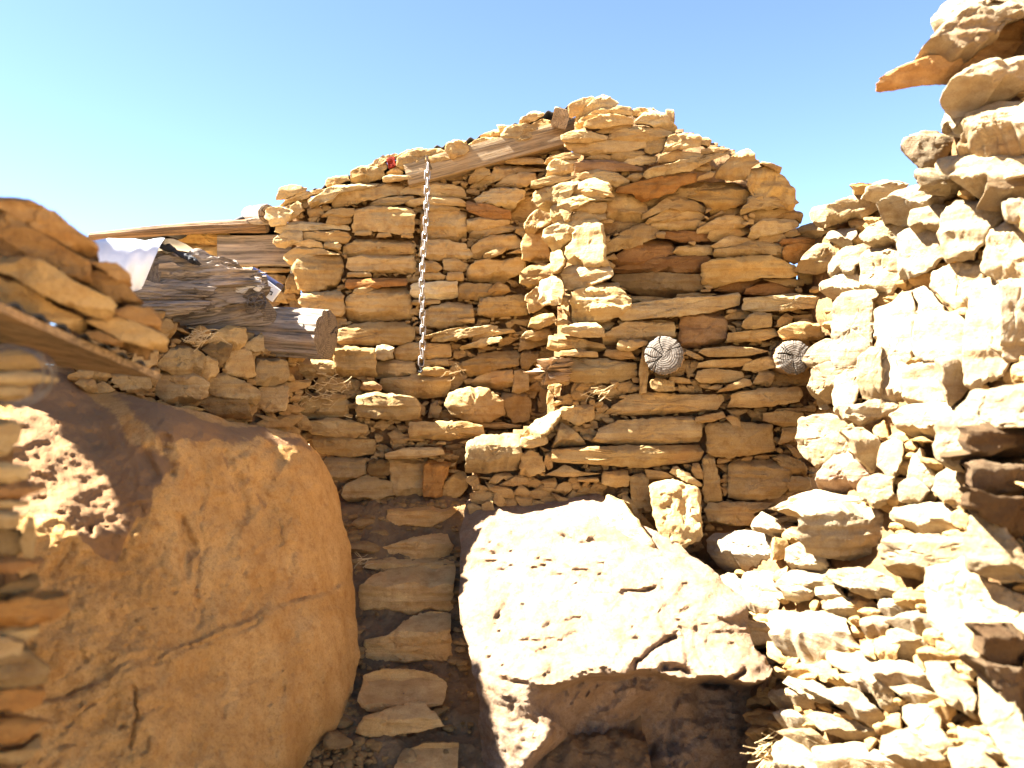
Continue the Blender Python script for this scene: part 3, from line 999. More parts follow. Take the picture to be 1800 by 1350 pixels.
# earth cores behind the stones
def core(poly, surf, wallkey, recess=.13, thick=.34, cell=6, name='mud_core'):
    lo, hi = poly.min(0), poly.max(0)
    nu = int((hi[0] - lo[0]) / cell) + 1; nv = int((hi[1] - lo[1]) / cell) + 1
    uu = lo[0] + np.arange(nu + 1) * cell; vv = lo[1] + np.arange(nv + 1) * cell
    U, Vv = np.meshgrid(uu, vv, indexing='ij')
    cu, cv = np.meshgrid(uu[:-1] + cell / 2, vv[:-1] + cell / 2, indexing='ij')
    ins = in_poly(cu, cv, poly)
    Y = surf_Y(surf, U, Vv) + recess
    if wallkey == 'F': Y = Y + .22 * smooth(U, 1045, 1085) * smooth(-Vv, -545, -520)
    ed = dist_poly(U, Vv, poly)
    Y = Y + .14 * np.clip(1 - ed / 28, 0, 1)
    P = at(U, Vv, Y)
    dsp = fbm(P * 11, 5, 5, .55) * .035
    Pf = at(U, Vv, Y + dsp); Pb = at(U, Vv, Y + thick)
    idx = np.arange((nu + 1) * (nv + 1)).reshape(nu + 1, nv + 1); off = idx.size
    F = []
    for i in range(nu):
        for j in range(nv):
            if not ins[i, j]: continue
            a, b, c_, d_ = idx[i, j], idx[i + 1, j], idx[i + 1, j + 1], idx[i, j + 1]
            F.append((a, d_, c_, b)); F.append((a + off, b + off, c_ + off, d_ + off))
            for (di, dj, p, q) in ((-1, 0, a, d_), (1, 0, c_, b), (0, -1, b, a), (0, 1, d_, c_)):
                ii, jj = i + di, j + dj
                if not (0 <= ii < nu and 0 <= jj < nv and ins[ii, jj]):
                    F.append((p, p + off, q + off, q))
    V = np.concatenate([Pf.reshape(-1, 3), Pb.reshape(-1, 3)])
    used = sorted({i for f in F for i in f}); mp = {o: i for i, o in enumerate(used)}
    return obj(name, V[used], [tuple(mp[i] for i in f) for f in F], M_EARTH, roots.get(wallkey), smooth_angle=0)
for k, (sf, txt) in CORES.items():
    core(poly_px(txt, 0, 0, 1), sf, k[0], thick=.5 if k in 'EFH' else .3)

# ---------------------------------------------------------------- boulders
def big_rock(name, poly, Yfun, N, K, back_dir, T, seed, mat, relief, edge=.25, mask=None, tint=(1, 1, 1)):
    A, c = area_centroid(poly)
    E, per = resample(poly, N)
    for _ in range(3): E = E * .5 + .25 * (np.roll(E, 1, 0) + np.roll(E, -1, 0))
    t = np.arange(N) / N * 2 * math.pi
    jit = fbm(np.stack([np.cos(t) * 9, np.sin(t) * 9, t * 0 + seed], -1), seed, 5, .55) * 5
    d = E - c; dl = np.linalg.norm(d, axis=1, keepdims=True)
    E = E + d / dl * jit[:, None]
    # jittered grid of points inside the outline, triangulated
    from mathutils.geometry import delaunay_2d_cdt
    lo, hi = E.min(0), E.max(0); cell = 4.6
    gu, gv = np.meshgrid(np.arange(lo[0], hi[0], cell), np.arange(lo[1], hi[1], cell * .87), indexing='ij')
    gu = gu + (np.arange(gu.shape[1]) % 2)[None] * cell * .5
    rg = np.random.RandomState(seed)
    G = np.stack([gu.ravel(), gv.ravel()], -1) + rg.uniform(-.9, .9, (gu.size, 2))
    G = G[in_poly(G[:, 0], G[:, 1], E)]
    G = G[dist_poly(G[:, 0], G[:, 1], E[::2]) > 2.6]
    pts = np.vstack([E, G])
    vo, _, fo, *_ = delaunay_2d_cdt([Vector(p) for p in pts], [(k, (k + 1) % N) for k in range(N)], [], 1, 1e-4)
    UV = np.array([[p.x, p.y] for p in vo])
    FR = [tuple(f) for f in fo]
    # keep orientation towards the viewer
    def area(f): a, b, c_ = UV[f[0]], UV[f[1]], UV[f[2]]; return (b[0] - a[0]) * (c_[1] - a[1]) - (b[1] - a[1]) * (c_[0] - a[0])
    FR = [f if area(f) < 0 else f[::-1] for f in FR]
    Y = Yfun(UV[:, 0], UV[:, 1])
    de = dist_poly(UV[:, 0], UV[:, 1], E[::max(1, N // 90)])
    Y = Y + edge * np.clip(1 - de / 60, 0, 1) ** 2.2
    P = at(UV[:, 0], UV[:, 1], Y)
    Y = Y - relief(UV[:, 0], UV[:, 1], P)
    P = at(UV[:, 0], UV[:, 1], Y)
    # outline vertices of the triangulation, in order
    oi = [int(np.argmin(((UV - e) ** 2).sum(1))) for e in E]
    e = P[oi]; cc = e.mean(0); side = []
    for tt in (.05, .15, .35, .65, 1.0):
        q = cc + (e - cc) * (1 - .25 * tt ** 1.6) + np.array(back_dir) * T * tt
        q += (fbm(q * 4, seed + 1, 4) * .03)[:, None] * nrm([.3, .2, .6])
        side.append(q)
    nv = len(P); V = np.concatenate([P] + side); F = list(FR)
    ring = [oi] + [[nv + k * N + i for i in range(N)] for k in range(5)]
    for k in range(5):
        for i in range(N):
            j = (i + 1) % N
            F.append((ring[k][i], ring[k][j], ring[k + 1][j], ring[k + 1][i]))
    V = np.vstack([V, side[-1].mean(0)[None]])
    for i in range(N): F.append((len(V) - 1, ring[5][i], ring[5][(i + 1) % N]))
    F = [f for f in F if len(set(f)) == len(f)]
    o = obj(name, V, F, mat, tint=tint, smooth_angle=55)
    at_ = o.data.attributes.new('varnish', 'FLOAT', 'POINT')
    vals = np.zeros(len(o.data.vertices))
    if mask is not None: vals[:nv] = mask(UV[:, 0], UV[:, 1], P)
    at_.data.foreach_set('value', vals.astype(np.float32))
    return o

# left boulder
LB0 = at(400, 1000, 2.48); LBn = nrm([.8, -.46, .38])
def lb_Y(u, v):
    y = plane_Y(u, v, LB0, LBn)
    # upper part leans back, right edge turns away
    y = y + .0000022 * np.clip(820 - v, 0, 400) ** 2 + .0000045 * np.clip(u - 480, 0, 400) ** 2
    y = y + .0014 * np.clip(940 - v, 0, 300) * smooth(-u, -300, -150)
    return np.clip(y, 1.35, 3.9)
GOUGE = [([(322, 915), (333, 950), (334, 1010)], 9, .03), ([(352, 880), (354, 960), (346, 1095)], 4, .012), ([(392, 795), (420, 850), (432, 905)], 9, .022),
         ([(420, 800), (470, 880), (500, 950)], 5, .010), ([(262, 790), (270, 840)], 11, .03), ([(285, 775), (300, 830)], 10, .03),
         ([(10, 1255), (170, 1195), (300, 1150), (430, 1100), (520, 1055), (620, 1015)], 4, .010), ([(110, 1270), (200, 1220)], 4, .01),
         ([(236, 1210), (240, 1240), (232, 1310)], 3, .016), ([(480, 790), (490, 805)], 14, .04), ([(500, 880), (505, 900)], 12, .012),
         ([(388, 1240), (392, 1262)], 3, .01), ([(160, 930), (163, 940)], 5, .03), ([(120, 960), (90, 1020)], 9, .015), ([(250, 900), (200, 1000)], 6, .012)]
def wob(u, v, amp, sc, sd):
    q = np.stack([u / sc, v / sc, u * 0 + sd], -1)
    return u + amp * fbm(q, sd, 3), v + amp * fbm(q + 31, sd + 1, 3)
def lb_relief(u, v, P):
    r = fbm(P * 2.2, 11, 4) * .04 - .03 * np.abs(fbm(P * 3.1 + 2, 17, 3)) + fbm(P * 9, 12, 4, .55) * .009 + fbm(P * 45, 13, 4, .7) * .0042
    u2, v2 = wob(u, v, 6, 40, 3)
    for pl, w, dp in GOUGE:
        r = r - dp * np.exp(-(dist_poly(u2, v2, pl, False) / w) ** 2)
    t = fbm(P * np.array([2.2, 2.2, 3.0]) + 5, 75, 4, .55) * 4
    r = r + .005 * (np.floor(t) + smooth(t - np.floor(t), 0, .14))
    r = r - .03 * np.clip(vnoise(P * 40, 76) - .62, 0, 1)
    # ledge below the long seam, stepped bedding at the right end
    sv_ = v2 - (1255 - (u2 - 10) * .394)
    r = r + .02 * smooth(sv_, -4, 6)
    r = r + .014 * smooth(v2, 1060 + .1 * (620 - u2), 1075) * smooth(u2, 540, 600)
    # roughened left part
    k = smooth(300 - u2 * 1.0 + (v2 - 900) * .1, 0, 140)
    r = r + k * (fbm(P * np.array([10, 10, 26]), 21, 4, .6) * .009)
    return r
LVARN = [[(60, 640), (130, 650), (200, 690), (310, 722), (420, 745), (520, 762), (560, 795), (545, 790), (470, 772), (380, 768), (330, 775), (300, 790), (310, 820), (270, 870), (238, 925), (205, 985), (150, 960), (110, 900), (20, 900), (20, 700)]]
LLIGHT = [(130, 660), (175, 690), (215, 725), (250, 770), (300, 800)]
def lb_mask(u, v, P):
    u2, v2 = wob(u, v, 10, 45, 8)
    m = np.zeros_like(u)
    for pl in LVARN:
        ins = in_poly(u2, v2, pl); d = dist_poly(u2, v2, pl)
        m = np.maximum(m, smooth(np.where(ins, d, -d), -6, 10))
    m = m * (1 - .95 * np.exp(-(dist_poly(u2, v2, LLIGHT, False) / 17) ** 2))
    for pl, w, dp in GOUGE[:6]:
        m = np.maximum(m, .4 * np.exp(-(dist_poly(u2, v2, pl, False) / (w * .8)) ** 2))  # gouges darkened as well, apart from the varnish area
    m = np.maximum(m, .3 * np.exp(-(dist_poly(u2, v2, GOUGE[6][0], False) / 3) ** 2))
    m = np.maximum(m, .7 * np.exp(-(dist_poly(u2, v2, [(320, 760), (420, 765), (500, 770)], False) / 22) ** 2) * (fbm(P * 9, 44, 3) > -.1))
    return m
LB = big_rock('boulder', poly_px('-60,690 60,640 130,648 200,685 330,722 430,745 520,762 562,792 592,870 612,950 626,1060 636,1150 622,1215 605,1260 560,1310 520,1370 430,1420 -60,1420', 0, 0, 1),
              lb_Y, 460, 120, nrm([-.85, .3, -.45]), .9, 31, M_BOULDER, lb_relief, .13, lb_mask, (1, .98, .95))
tag(LB, 'huge smooth brown boulder in shade with dark varnish, left of the stairs', 'boulder')

# right boulder
def rb_edge(u):
    return 1190 + 10 * np.sin(u / 47.0) + 4 * np.sin(u / 19.0 + 1) - 10 * smooth(u, 1150, 1250) + 16 * smooth(u, 1240, 1330)
RBn = nrm([-.16, -.40, .9]); RB0 = at(1000, 1000, 3.02)
def rb_Y(u, v):
    top = plane_Y(u, np.minimum(v, 1500), RB0, RBn)
    ve = rb_edge(u)
    yt = plane_Y(u, ve, RB0, RBn)
    k = smooth(u + 22 * np.sin(v / 21.0), 935, 985)
    over = yt + .06 * smooth(v, ve, ve + 12) + np.clip(v - ve, 0, 400) * .0003 * (v > ve) + (u - 950) * .0010 * smooth(v, ve - 5, ve + 12)
    lit = yt + (v - ve) * -.0005
    y = np.where(v < ve, top, k * over + (1 - k) * lit)
    return np.clip(y, 2.0, 3.9)
RCRACK = [([(1113, 1200), (1120, 1165), (1150, 1140), (1185, 1122)], 5, .035), ([(1165, 1172), (1200, 1180), (1240, 1198), (1275, 1205), (1310, 1178)], 6, .05),
          ([(930, 1127), (970, 1122), (990, 1128), (1015, 1112)], 3.5, .02), ([(870, 1095), (885, 1070), (893, 1045)], 3, .016), ([(940, 998), (960, 996)], 3, .016),
          ([(970, 1013), (1010, 1010), (1050, 1022)], 3, .010), ([(1100, 1038), (1130, 1036), (1150, 1030)], 3.5, .016), ([(1175, 1100), (1190, 1088), (1205, 1093)], 3, .012),
          ([(858, 943), (862, 952)], 3.5, .02), ([(1080, 1075), (1090, 1068)], 6, .012), ([(880, 970), (930, 975)], 12, .008)]
def rb_relief(u, v, P):
    r = fbm(P * 2.6, 41, 4) * .028 + fbm(P * np.array([10, 10, 16]), 42, 4, .55) * .008 + fbm(P * np.array([38, 38, 70]), 43, 4, .65) * .0042
    u2, v2 = wob(u, v, 4, 25, 6)
    for pl, w, dp in RCRACK:
        r = r - dp * np.exp(-(dist_poly(u2, v2, pl, False) / w) ** 2)
    # flaked bedding steps and pits
    t = fbm(P * np.array([2.6, 2.6, 5.0]) + 9, 71, 3, .5) * 3.6
    r = r + .011 * (np.floor(t) + smooth(t - np.floor(t), 0, .10))
    r = r - .05 * np.clip(vnoise(P * 24, 72) - .62, 0, 1) - .04 * np.clip(vnoise(P * 47, 73) - .66, 0, 1)
    ve = rb_edge(u)
    k = smooth(v, ve - 10, ve + 25) * smooth(u, 930, 985)
    r = r + .022 * fbm(P * np.array([3, 3, 22]) + 4, 48, 3, .5) * (1 - k)
    r = r + k * (fbm(P * np.array([7, 7, 5]), 47, 4, .5) * .05 + .012 * np.abs(fbm(P * 16, 49, 3)))
    return r
RBk = big_rock('boulder', poly_px('812,905 822,884 850,876 930,882 980,878 1050,866 1115,915 1190,950 1305,1050 1330,1140 1362,1200 1375,1290 1350,1420 850,1420 842,1300 838,1200 822,1150 808,1060 811,980', 0, 0, 1),
               rb_Y, 460, 120, nrm([.25, .8, -.55]), .8, 51, M_PALE, rb_relief, .07, None, (1.0, 1.0, 1.05))
tag(RBk, 'big pale sunlit boulder with a shadowed broken lower front, right of the stairs', 'boulder')

# ---------------------------------------------------------------- steps, path and loose stones
SURF['T'] = (at(700, 1000, 3.3), nrm([0, -1, 0]), [0.02, -1, .05], .04)
STEPS = [
 ('680,925 680,897 700,893 796,893 804,898 790,910 762,926 716,925', 3.66, .16, .12, 'narrow top step with a sharp sunlit front edge'),
 ('640,1000 643,988 700,984 795,985 800,996 766,1004 670,1006', 3.44, .3, .1, 'thin ledge step half buried in dirt below the top step'),
 ('660,985 668,965 720,948 780,945 796,962 785,985 730,990', 3.5, .2, .1, 'rough broken riser stone right under the top step'),
 ('630,1078 631,1032 645,1022 706,1013 793,1010 797,1018 794,1078 735,1084 650,1080', 3.26, .22, .22, 'large square step with a clean flat tread in the middle of the stairs'),
 ('636,1160 640,1130 680,1120 706,1104 760,1096 790,1100 794,1160 735,1168 660,1168', 3.04, .2, .2, 'chipped step with a broken left corner below the square step'),
 ('626,1236 632,1210 666,1199 732,1202 762,1210 784,1226 778,1240 734,1248 652,1260', 2.76, .62, .3, 'wide flat worn slab near the foot of the stairs'),
 ('622,1290 640,1262 735,1250 768,1265 778,1280 735,1288 652,1300', 2.66, .3, .1, 'low weathered step just below the flat worn slab'),
 ('690,1360 735,1340 800,1338 806,1400 690,1400', 2.5, .4, .2, 'lowest step cut off by the bottom edge'),
]
for i, (pl, Y, tf, td, lab) in enumerate(STEPS):
    pp = poly_px(pl, 0, 0, 1); A, c = area_centroid(pp)
    SURF['T'] = (at(c[0], c[1], Y), nrm([0, -1, 0]), [.03, -1, .02], .04)
    V, F, *_ = stone_geo(pp, 'T', 'd' if i == 2 else '', 700 + i, detail=1.8, T=.34, tf=tf, td=td, bf=.1, bd=.02, rough=.75)
    tag(obj('step_stone', V, F, M_STONE, tint=(1.4, 1.25, 1.08)), lab, 'step', 'stone steps of the stairway')

# dirt path
PY = np.array([.5, 1.2, 2.0, 2.5, 2.62, 2.66, 2.75, 2.8, 3.02, 3.06, 3.1, 3.24, 3.29, 3.43, 3.48, 3.62, 3.66, 3.71, 3.9, 4.4])
PH = np.array([-1.45, -1.4, -1.34, -1.28, -1.22, -1.20, -1.19, -1.145, -1.10, -1.06, -.98, -.96, -.85, -.82, -.79, -.71, -.68, -.59, -.52, -.47])
def path_h(x, y):
    return np.interp(y, PY, PH)
nx, ny = 170, 420
X, Yg = np.meshgrid(np.linspace(-1.1, .45, nx), np.linspace(.5, 4.3, ny), indexing='ij')
Pg = np.stack([X, Yg, 1.5 + path_h(X, Yg)], -1)
Pg[..., 2] += fbm(Pg * 5, 61, 4) * .03 + fbm(Pg * 26, 62, 4, .6) * .012
idx = np.arange(nx * ny).reshape(nx, ny)
F = [(idx[i, j], idx[i + 1, j], idx[i + 1, j + 1], idx[i, j + 1]) for i in range(nx - 1) for j in range(ny - 1)]
o = obj('path', Pg.reshape(-1, 3), F, M_DIRT, smooth_angle=0); o['kind'] = 'structure'

def pebble(P, r, sd, flat=.6, sub=2):
    rng = np.random.RandomState(sd)
    n, k = (14, 8) if sub < 3 else (26, 16)
    th = np.linspace(0, 2 * math.pi, n, endpoint=False); ph = np.linspace(.15, math.pi - .15, k)
    TH, PHI = np.meshgrid(th, ph, indexing='xy')
    d = np.stack([np.cos(TH) * np.sin(PHI), np.sin(TH) * np.sin(PHI), np.cos(PHI)], -1)
    m = np.full(TH.shape, 1.0)
    for q in range(9):
        a = nrm(rng.normal(0, 1, 3)); m = np.minimum(m, rng.uniform(.5, .85) / np.maximum(d @ a, .05))
    m *= 1 + .07 * vnoise(d * 4 + sd, sd)
    sc = np.array([rng.uniform(.8, 1.3), rng.uniform(.7, 1.1), flat])
    rz = rng.uniform(0, 6.28); Rm = np.array([[math.cos(rz), -math.sin(rz), 0], [math.sin(rz), math.cos(rz), 0], [0, 0, 1]])
    V = (d * m[..., None] * sc * r) @ Rm.T + P
    V = V.reshape(-1, 3); F = ring_faces(k, n)
    V = np.vstack([V, [V[:n].mean(0)], [V[-n:].mean(0)]]); c0 = len(V) - 2
    for i in range(n):
        j = (i + 1) % n
        F.append((c0, j, i)); F.append((c0 + 1, (k - 1) * n + i, (k - 1) * n + j))
    return V, F

def ground_hit(u, v):
    r = ray(u, v); lo = None
    for y in np.linspace(1.0, 4.2, 600):
        p = CAM + r * y
        if p[2] < 1.5 + path_h(p[0], y): return p
    return CAM + r * 3.5
rng = np.random.RandomState(5)
gr = []
for i in range(900):
    u = rng.normal(640, 60) if i % 3 else rng.uniform(600, 830); v = rng.uniform(900, 1370)
    if i % 3: v = rng.triangular(1120, 1330, 1380); u = rng.normal(600 + (v - 1250) * -.25 + 20, 45)
    p = ground_hit(u, v)
    if not (-1.05 < p[0] < .4): continue
    r = abs(rng.normal(0, .008)) + .004
    gr.append(pebble(p + np.array([0, 0, r * .2]), r, 1000 + i))
for i in range(90):      # broken pieces lying in the corners of the steps
    u, v = [(rng.uniform(608, 668), rng.uniform(905, 1000)), (rng.uniform(612, 640), rng.uniform(1085, 1200)), (rng.uniform(640, 800), rng.choice([932, 990, 1090, 1175, 1250]) + rng.uniform(-5, 6)), (rng.uniform(795, 815), rng.uniform(930, 1200))][i % 4]
    p = ground_hit(u, v); r = rng.uniform(.012, .034)
    gr.append(pebble(p, r, 5000 + i, .5, 3))
for i in range(420):      # crumbs against the foot of the left boulder and on the upper landing
    u = rng.uniform(605, 680) if i % 2 else rng.uniform(640, 820); v = rng.uniform(905, 1010) if i % 2 else rng.uniform(875, 892)
    p = ground_hit(u, v); r = abs(rng.normal(0, .012)) + .006
    gr.append(pebble(p, r, 3000 + i))
V, F = merge(gr)
o = obj('gravel', V, F, M_STONE, tint=(.72, .64, .56)); o['kind'] = 'stuff'; o['label'] = 'loose gravel and crumbs lying along the stairway dirt'
LOOSE = [(600, 1262, 22, 'larger loose stone beside the foot of the left boulder'), (592, 1296, 24, 'squarish loose stone on the gravel at the bottom of the path'),
         (598, 1238, 15, 'small loose stone tucked against the foot of the left boulder'), (718, 1326, 20, 'single pale loose stone in the middle of the lowest dirt'),
         (582, 1276, 11, 'fist sized loose stone left of the squarish one'), (636, 958, 26, 'dark tilted loose slab beside the boulder under the top step'),
         (640, 915, 22, 'dark flat loose slab at the left end of the top step'), (672, 935, 18, 'grey loose slab leaning on the riser under the top step'), (645, 940, 13, 'brown chip between the dark loose slabs by the top step'),
         (632, 988, 7, 'tiny whitish chip lying beside the left boulder')]
for i, (u, v, rp, lab) in enumerate(LOOSE):
    p = ground_hit(u, v + rp * .5); r = rp * p[1] / FPX
    V, F = pebble(p + np.array([0, 0, r * .3]), r * 1.15, 500 + i, .55 if i < 5 else .4, 3)
    tag(obj('loose_stone', V, F, M_STONE, tint=(.95, .9, .85) if i in (3, 9) else (.72, .66, .6)), lab, 'stone', 'loose stones on the stairway')

# ground far around
n = 61
gx = np.concatenate([-np.geomspace(300, 1, 30), [0], np.geomspace(1, 300, 30)])
GX, GY = np.meshgrid(gx, gx, indexing='ij')
GZ = -.02 + fbm(np.stack([GX * .2, GY * .2, GX * 0], -1), 9, 3) * .04 - .02 * np.sqrt(GX ** 2 + GY ** 2) * .2
idx = np.arange(n * n).reshape(n, n)
F = [(idx[i, j], idx[i + 1, j], idx[i + 1, j + 1], idx[i, j + 1]) for i in range(n - 1) for j in range(n - 1)]
o = obj('ground', np.stack([GX, GY, GZ], -1).reshape(-1, 3), F, M_SAND, origin=(0, 0, 0), smooth_angle=0); o['kind'] = 'structure'

# ---------------------------------------------------------------- stones lying on the near roof
ox, oy, s, lst = ROOF_STONES
for i, (pts, fl, lab) in enumerate(lst):
    poly = poly_px(pts, ox, oy, s)
    V, F, A, c, N = stone_geo(poly, 'AR', fl, 600 + i, detail=1.2, T=.3, tf=.12, td=.03, bf=.15, bd=.03, rough=.8)
    t = np.array([1.0, .82, .66]) * random.Random(i).uniform(.75, 1.0)
    if 'pale' in lab: t = np.array([1.1, 1.0, .85])
    tag(obj('roof_stone', V, F, M_STONE, tint=t), lab, 'stone', 'stones weighing down the near roof')

o = core(poly_px('-30,375 60,375 150,425 205,505 270,610 262,634 200,608 130,576 0,520 -30,505', 0, 0, 1), 'AR', '', recess=.03, thick=.2, name='roof_earth')
o['kind'] = 'stuff'; o['label'] = 'dark earth packed between the stones of the near roof'
# ---------------------------------------------------------------- timber
def frame_of(p0, p1):
    z = nrm(np.asarray(p1) - np.asarray(p0)); x = nrm(np.cross([0, 0, 1.0], z)); y = np.cross(z, x)
    return x, y, z

def log_geo(L, r0, r1, sd, n=72, k=60, groove=.05, lump=.05, squash=1.0, notch=0.0, bend=0.0, jag=0.0):
    th = np.linspace(0, 2 * math.pi, n, endpoint=False); zz = np.linspace(0, L, k)
    TH, Z = np.meshgrid(th, zz, indexing='xy')
    r = r0 + (r1 - r0) * Z / L
    c, s_ = np.cos(TH), np.sin(TH)
    rr = r * (1 + lump * fbm(np.stack([c * 1.2, s_ * 1.2, Z * 3.0 / max(L, .1)], -1), sd, 3)
              + groove * fbm(np.stack([c * 7, s_ * 7, Z * 2.2], -1), sd + 3, 4, .65)
              - groove * 1.6 * np.clip(fbm(np.stack([c * 4, s_ * 4, Z * 1.2], -1), sd + 5, 2) - .45, 0, 1))
    for q in range(3):
        t0 = (sd * 1.7 + q * 2.1) % 6.28
        da = np.abs((TH - t0 - .12 * np.sin(Z * 9 + q) + math.pi) % (2 * math.pi) - math.pi)
        rr -= r * notch * np.exp(-(da / .07) ** 2)
    zo = Z + jag * fbm(np.stack([c * 3, s_ * 3, Z * 0 + sd], -1), sd + 8, 4, .7) * (Z / L) ** 3
    bx = bend * np.sin(Z / L * math.pi)
    return np.stack([rr * c, rr * s_ * squash + bx, zo], -1), n, k

def make_log(name, p0, p1, r0, r1, sd, mat, endmat, label, cat='log', group=None, cracks=5, **kw):
    L = float(np.linalg.norm(np.asarray(p1) - np.asarray(p0)))
    P, n, k = log_geo(L, r0, r1, sd, **kw)
    x, y, z = frame_of(p0, p1)
    V = P.reshape(-1, 3); F = ring_faces(k, n)
    V = np.vstack([V, [V[:n].mean(0)]])
    F = [tuple(reversed(f)) for f in F]
    for i in range(n): F.append((len(V) - 1, i, (i + 1) % n))
    M = Matrix([[x[0], y[0], z[0], p0[0]], [x[1], y[1], z[1], p0[1]], [x[2], y[2], z[2], p0[2]], [0, 0, 0, 1]])
    me = new_mesh(name, V, F, mat, 45); o = bpy.data.objects.new(name, me); COL.objects.link(o); o.matrix_world = M
    # cut end as a part: radial cracks and ring relief
    e = P[-1]; c = e.mean(0); rings = np.linspace(0.03, 1, 22)
    Q = c + rings[:, None, None] * (e - c)[None]
    th = np.linspace(0, 2 * math.pi, n, endpoint=False)
    rg = np.random.RandomState(sd)
    dz = .012 * (1 - rings ** 6)[:, None] * np.ones((1, n)) + fbm(Q * 55 + sd, sd, 3) * .0012
    for q in range(cracks):
        t0 = rg.uniform(0, 6.28); ln = rg.uniform(.05, .6); wd = rg.uniform(.008, .016)
        tw = t0 + .25 * np.sin(rings * 3 + q)
        da = np.abs((th[None] - tw[:, None] + math.pi) % (2 * math.pi) - math.pi) * rings[:, None]
        dz -= .03 * np.exp(-(da / wd) ** 2) * smooth(rings, ln * .5, ln)[:, None]
    dz[-1] = 0
    Q = Q.copy(); Q[..., 2] += dz
    Ve = Q.reshape(-1, 3); Fe = ring_faces(22, n); Ve = np.vstack([Ve, [Ve[:n].mean(0)]])
    for i in range(n): Fe.append((len(Ve) - 1, (i + 1) % n, i))
    me = new_mesh('cut_end', Ve - c, Fe, endmat, 50); ee = bpy.data.objects.new('cut_end', me); COL.objects.link(ee)
    ee.parent = o; ee.location = c
    tag(o, label, cat, group)
    return o

# round roof beams whose ends stick out of the right hand wall
LG = 'timber ends and logs built into the walls'
e1 = at(1167, 625, 3.36); make_log('log', e1 + np.array([.10, .42, 0]), e1, .078, .080, 3, M_BROWNWOOD, M_ENDGREY, 'round grey cracked log end sticking out between thin slabs, left of two', 'log', LG, cracks=7, groove=.04, lump=.02, n=200)
e2 = at(1396, 628, 3.40); make_log('log', e2 + np.array([.04, .42, 0]), e2, .071, .071, 8, M_BROWNWOOD, M_ENDGREY, 'round cracked log end beside the sunlit right wall, right of two', 'log', LG, cracks=8, groove=.05, lump=.04, n=200)
e3 = at(968, 652, 3.40); make_log('log', e3 + np.array([.22, .42, 0.02]), e3, .055, .05, 13, M_BROWNWOOD, M_BROWNWOOD, 'rotten dark brown log stub at the wall corner above the white slanted stone', 'log', LG, cracks=2, groove=.3, lump=.25, notch=.15, jag=.12)
# big cut log over the stairs
make_log('log', at(400, 577, 3.58), at(574, 589, 3.47), .108, .112, 21, M_GREYWOOD, M_ENDBROWN, 'thick grey log with a sawn end jutting out toward the stairs', 'log', LG, cracks=3, groove=.055, lump=.03, notch=.12)
# gnarled logs on the wall behind
make_log('log', at(268, 500, 3.12), at(416, 492, 3.34), .102, .079, 27, M_GREYWOOD, M_ENDBROWN, 'gnarled twisted grey log poking from under the bent metal sheet', 'log', LG, n=120, k=110, groove=.34, lump=.30, notch=.25, squash=1.05, jag=.10)
make_log('log', at(225, 525, 3.02), at(350, 525, 3.06), .062, .045, 30, M_GREYWOOD, M_ENDBROWN, 'split lower stub of weathered wood under the gnarled log', 'log', LG, n=110, k=80, groove=.36, lump=.22, notch=.3, jag=.08)
make_log('log', at(300, 545, 3.36), at(462, 522, 3.40), .085, .095, 34, M_GREYWOOD, M_ENDBROWN, 'dark weathered log with wire and film wrapped round its broken end', 'log', LG, n=110, k=90, groove=.17, lump=.12, notch=.25, jag=.05)
make_log('log', at(440, 380, 4.45), at(470, 376, 4.25), .052, .052, 39, M_GREYWOOD, M_ENDBROWN, 'short dark log end at the left eave of the house wall', 'log', LG, cracks=6)
# pole under the black roof edge
make_log('pole', at(158, 417, 4.3), at(468, 397, 4.42), .02, .04, 44, M_POLE, M_ENDBROWN, 'long brown pole running under the black roof edge', 'pole', None, groove=.08, lump=.08, notch=.1, bend=.012)

def box_between(name, a, b, w, h, mat, label, cat, sd=1, seg=40, up=(0, 0, 1), rough=.002, parent=None):
    """squared timber: w across, h high, running from a to b"""
    a = np.asarray(a); b = np.asarray(b); z = nrm(b - a); x = nrm(np.cross(up, z)); y = np.cross(z, x); L = np.linalg.norm(b - a)
    prof = []
    m = 7
    for (p, q) in (((-1, -1), (1, -1)), ((1, -1), (1, 1)), ((1, 1), (-1, 1)), ((-1, 1), (-1, -1))):
        for t in np.linspace(0, 1, m, endpoint=False): prof.append([p[0] + (q[0] - p[0]) * t, p[1] + (q[1] - p[1]) * t])
    prof = np.array(prof); prof *= 1 - .05 * (np.abs(prof).min(1) > .99)[:, None]
    n = len(prof); zz = np.linspace(0, L, seg)
    P = np.zeros((seg, n, 3)); P[..., 0] = prof[:, 0] * w / 2; P[..., 1] = prof[:, 1] * h / 2; P[..., 2] = zz[:, None]
    P[..., :2] *= (1 + rough / min(w, h) * 2 * fbm(np.stack([P[..., 0] * 30, P[..., 1] * 30, P[..., 2] * 2.5], -1), sd, 4))[..., None]
    V = P.reshape(-1, 3); F = [tuple(reversed(f)) for f in ring_faces(seg, n)]
    F.append(tuple(range(n))); F.append(tuple((seg - 1) * n + i for i in reversed(range(n))))
    M = Matrix([[x[0], y[0], z[0], a[0]], [x[1], y[1], z[1], a[1]], [x[2], y[2], z[2], a[2]], [0, 0, 0, 1]])
    me = new_mesh(name, V, F, mat, 35); o = bpy.data.objects.new(name, me); COL.objects.link(o)
    o.matrix_world = M
    return tag(o, label, cat)

# sloping beam along the gable
box_between('beam', at(716, 311, 4.235), at(1040, 225, 4.235), .12, .125, M_BEAMWOOD, 'long smooth wooden beam sloping up the gable under the top stones', 'beam', 5)
b = box_between('timber_block', at(985, 206, 4.35), at(985, 208, 4.06), .085, .095, M_BEAMWOOD, 'squared wooden block end among the stones at the ridge', 'timber', 6, 12, up=(.25, 0, 1))
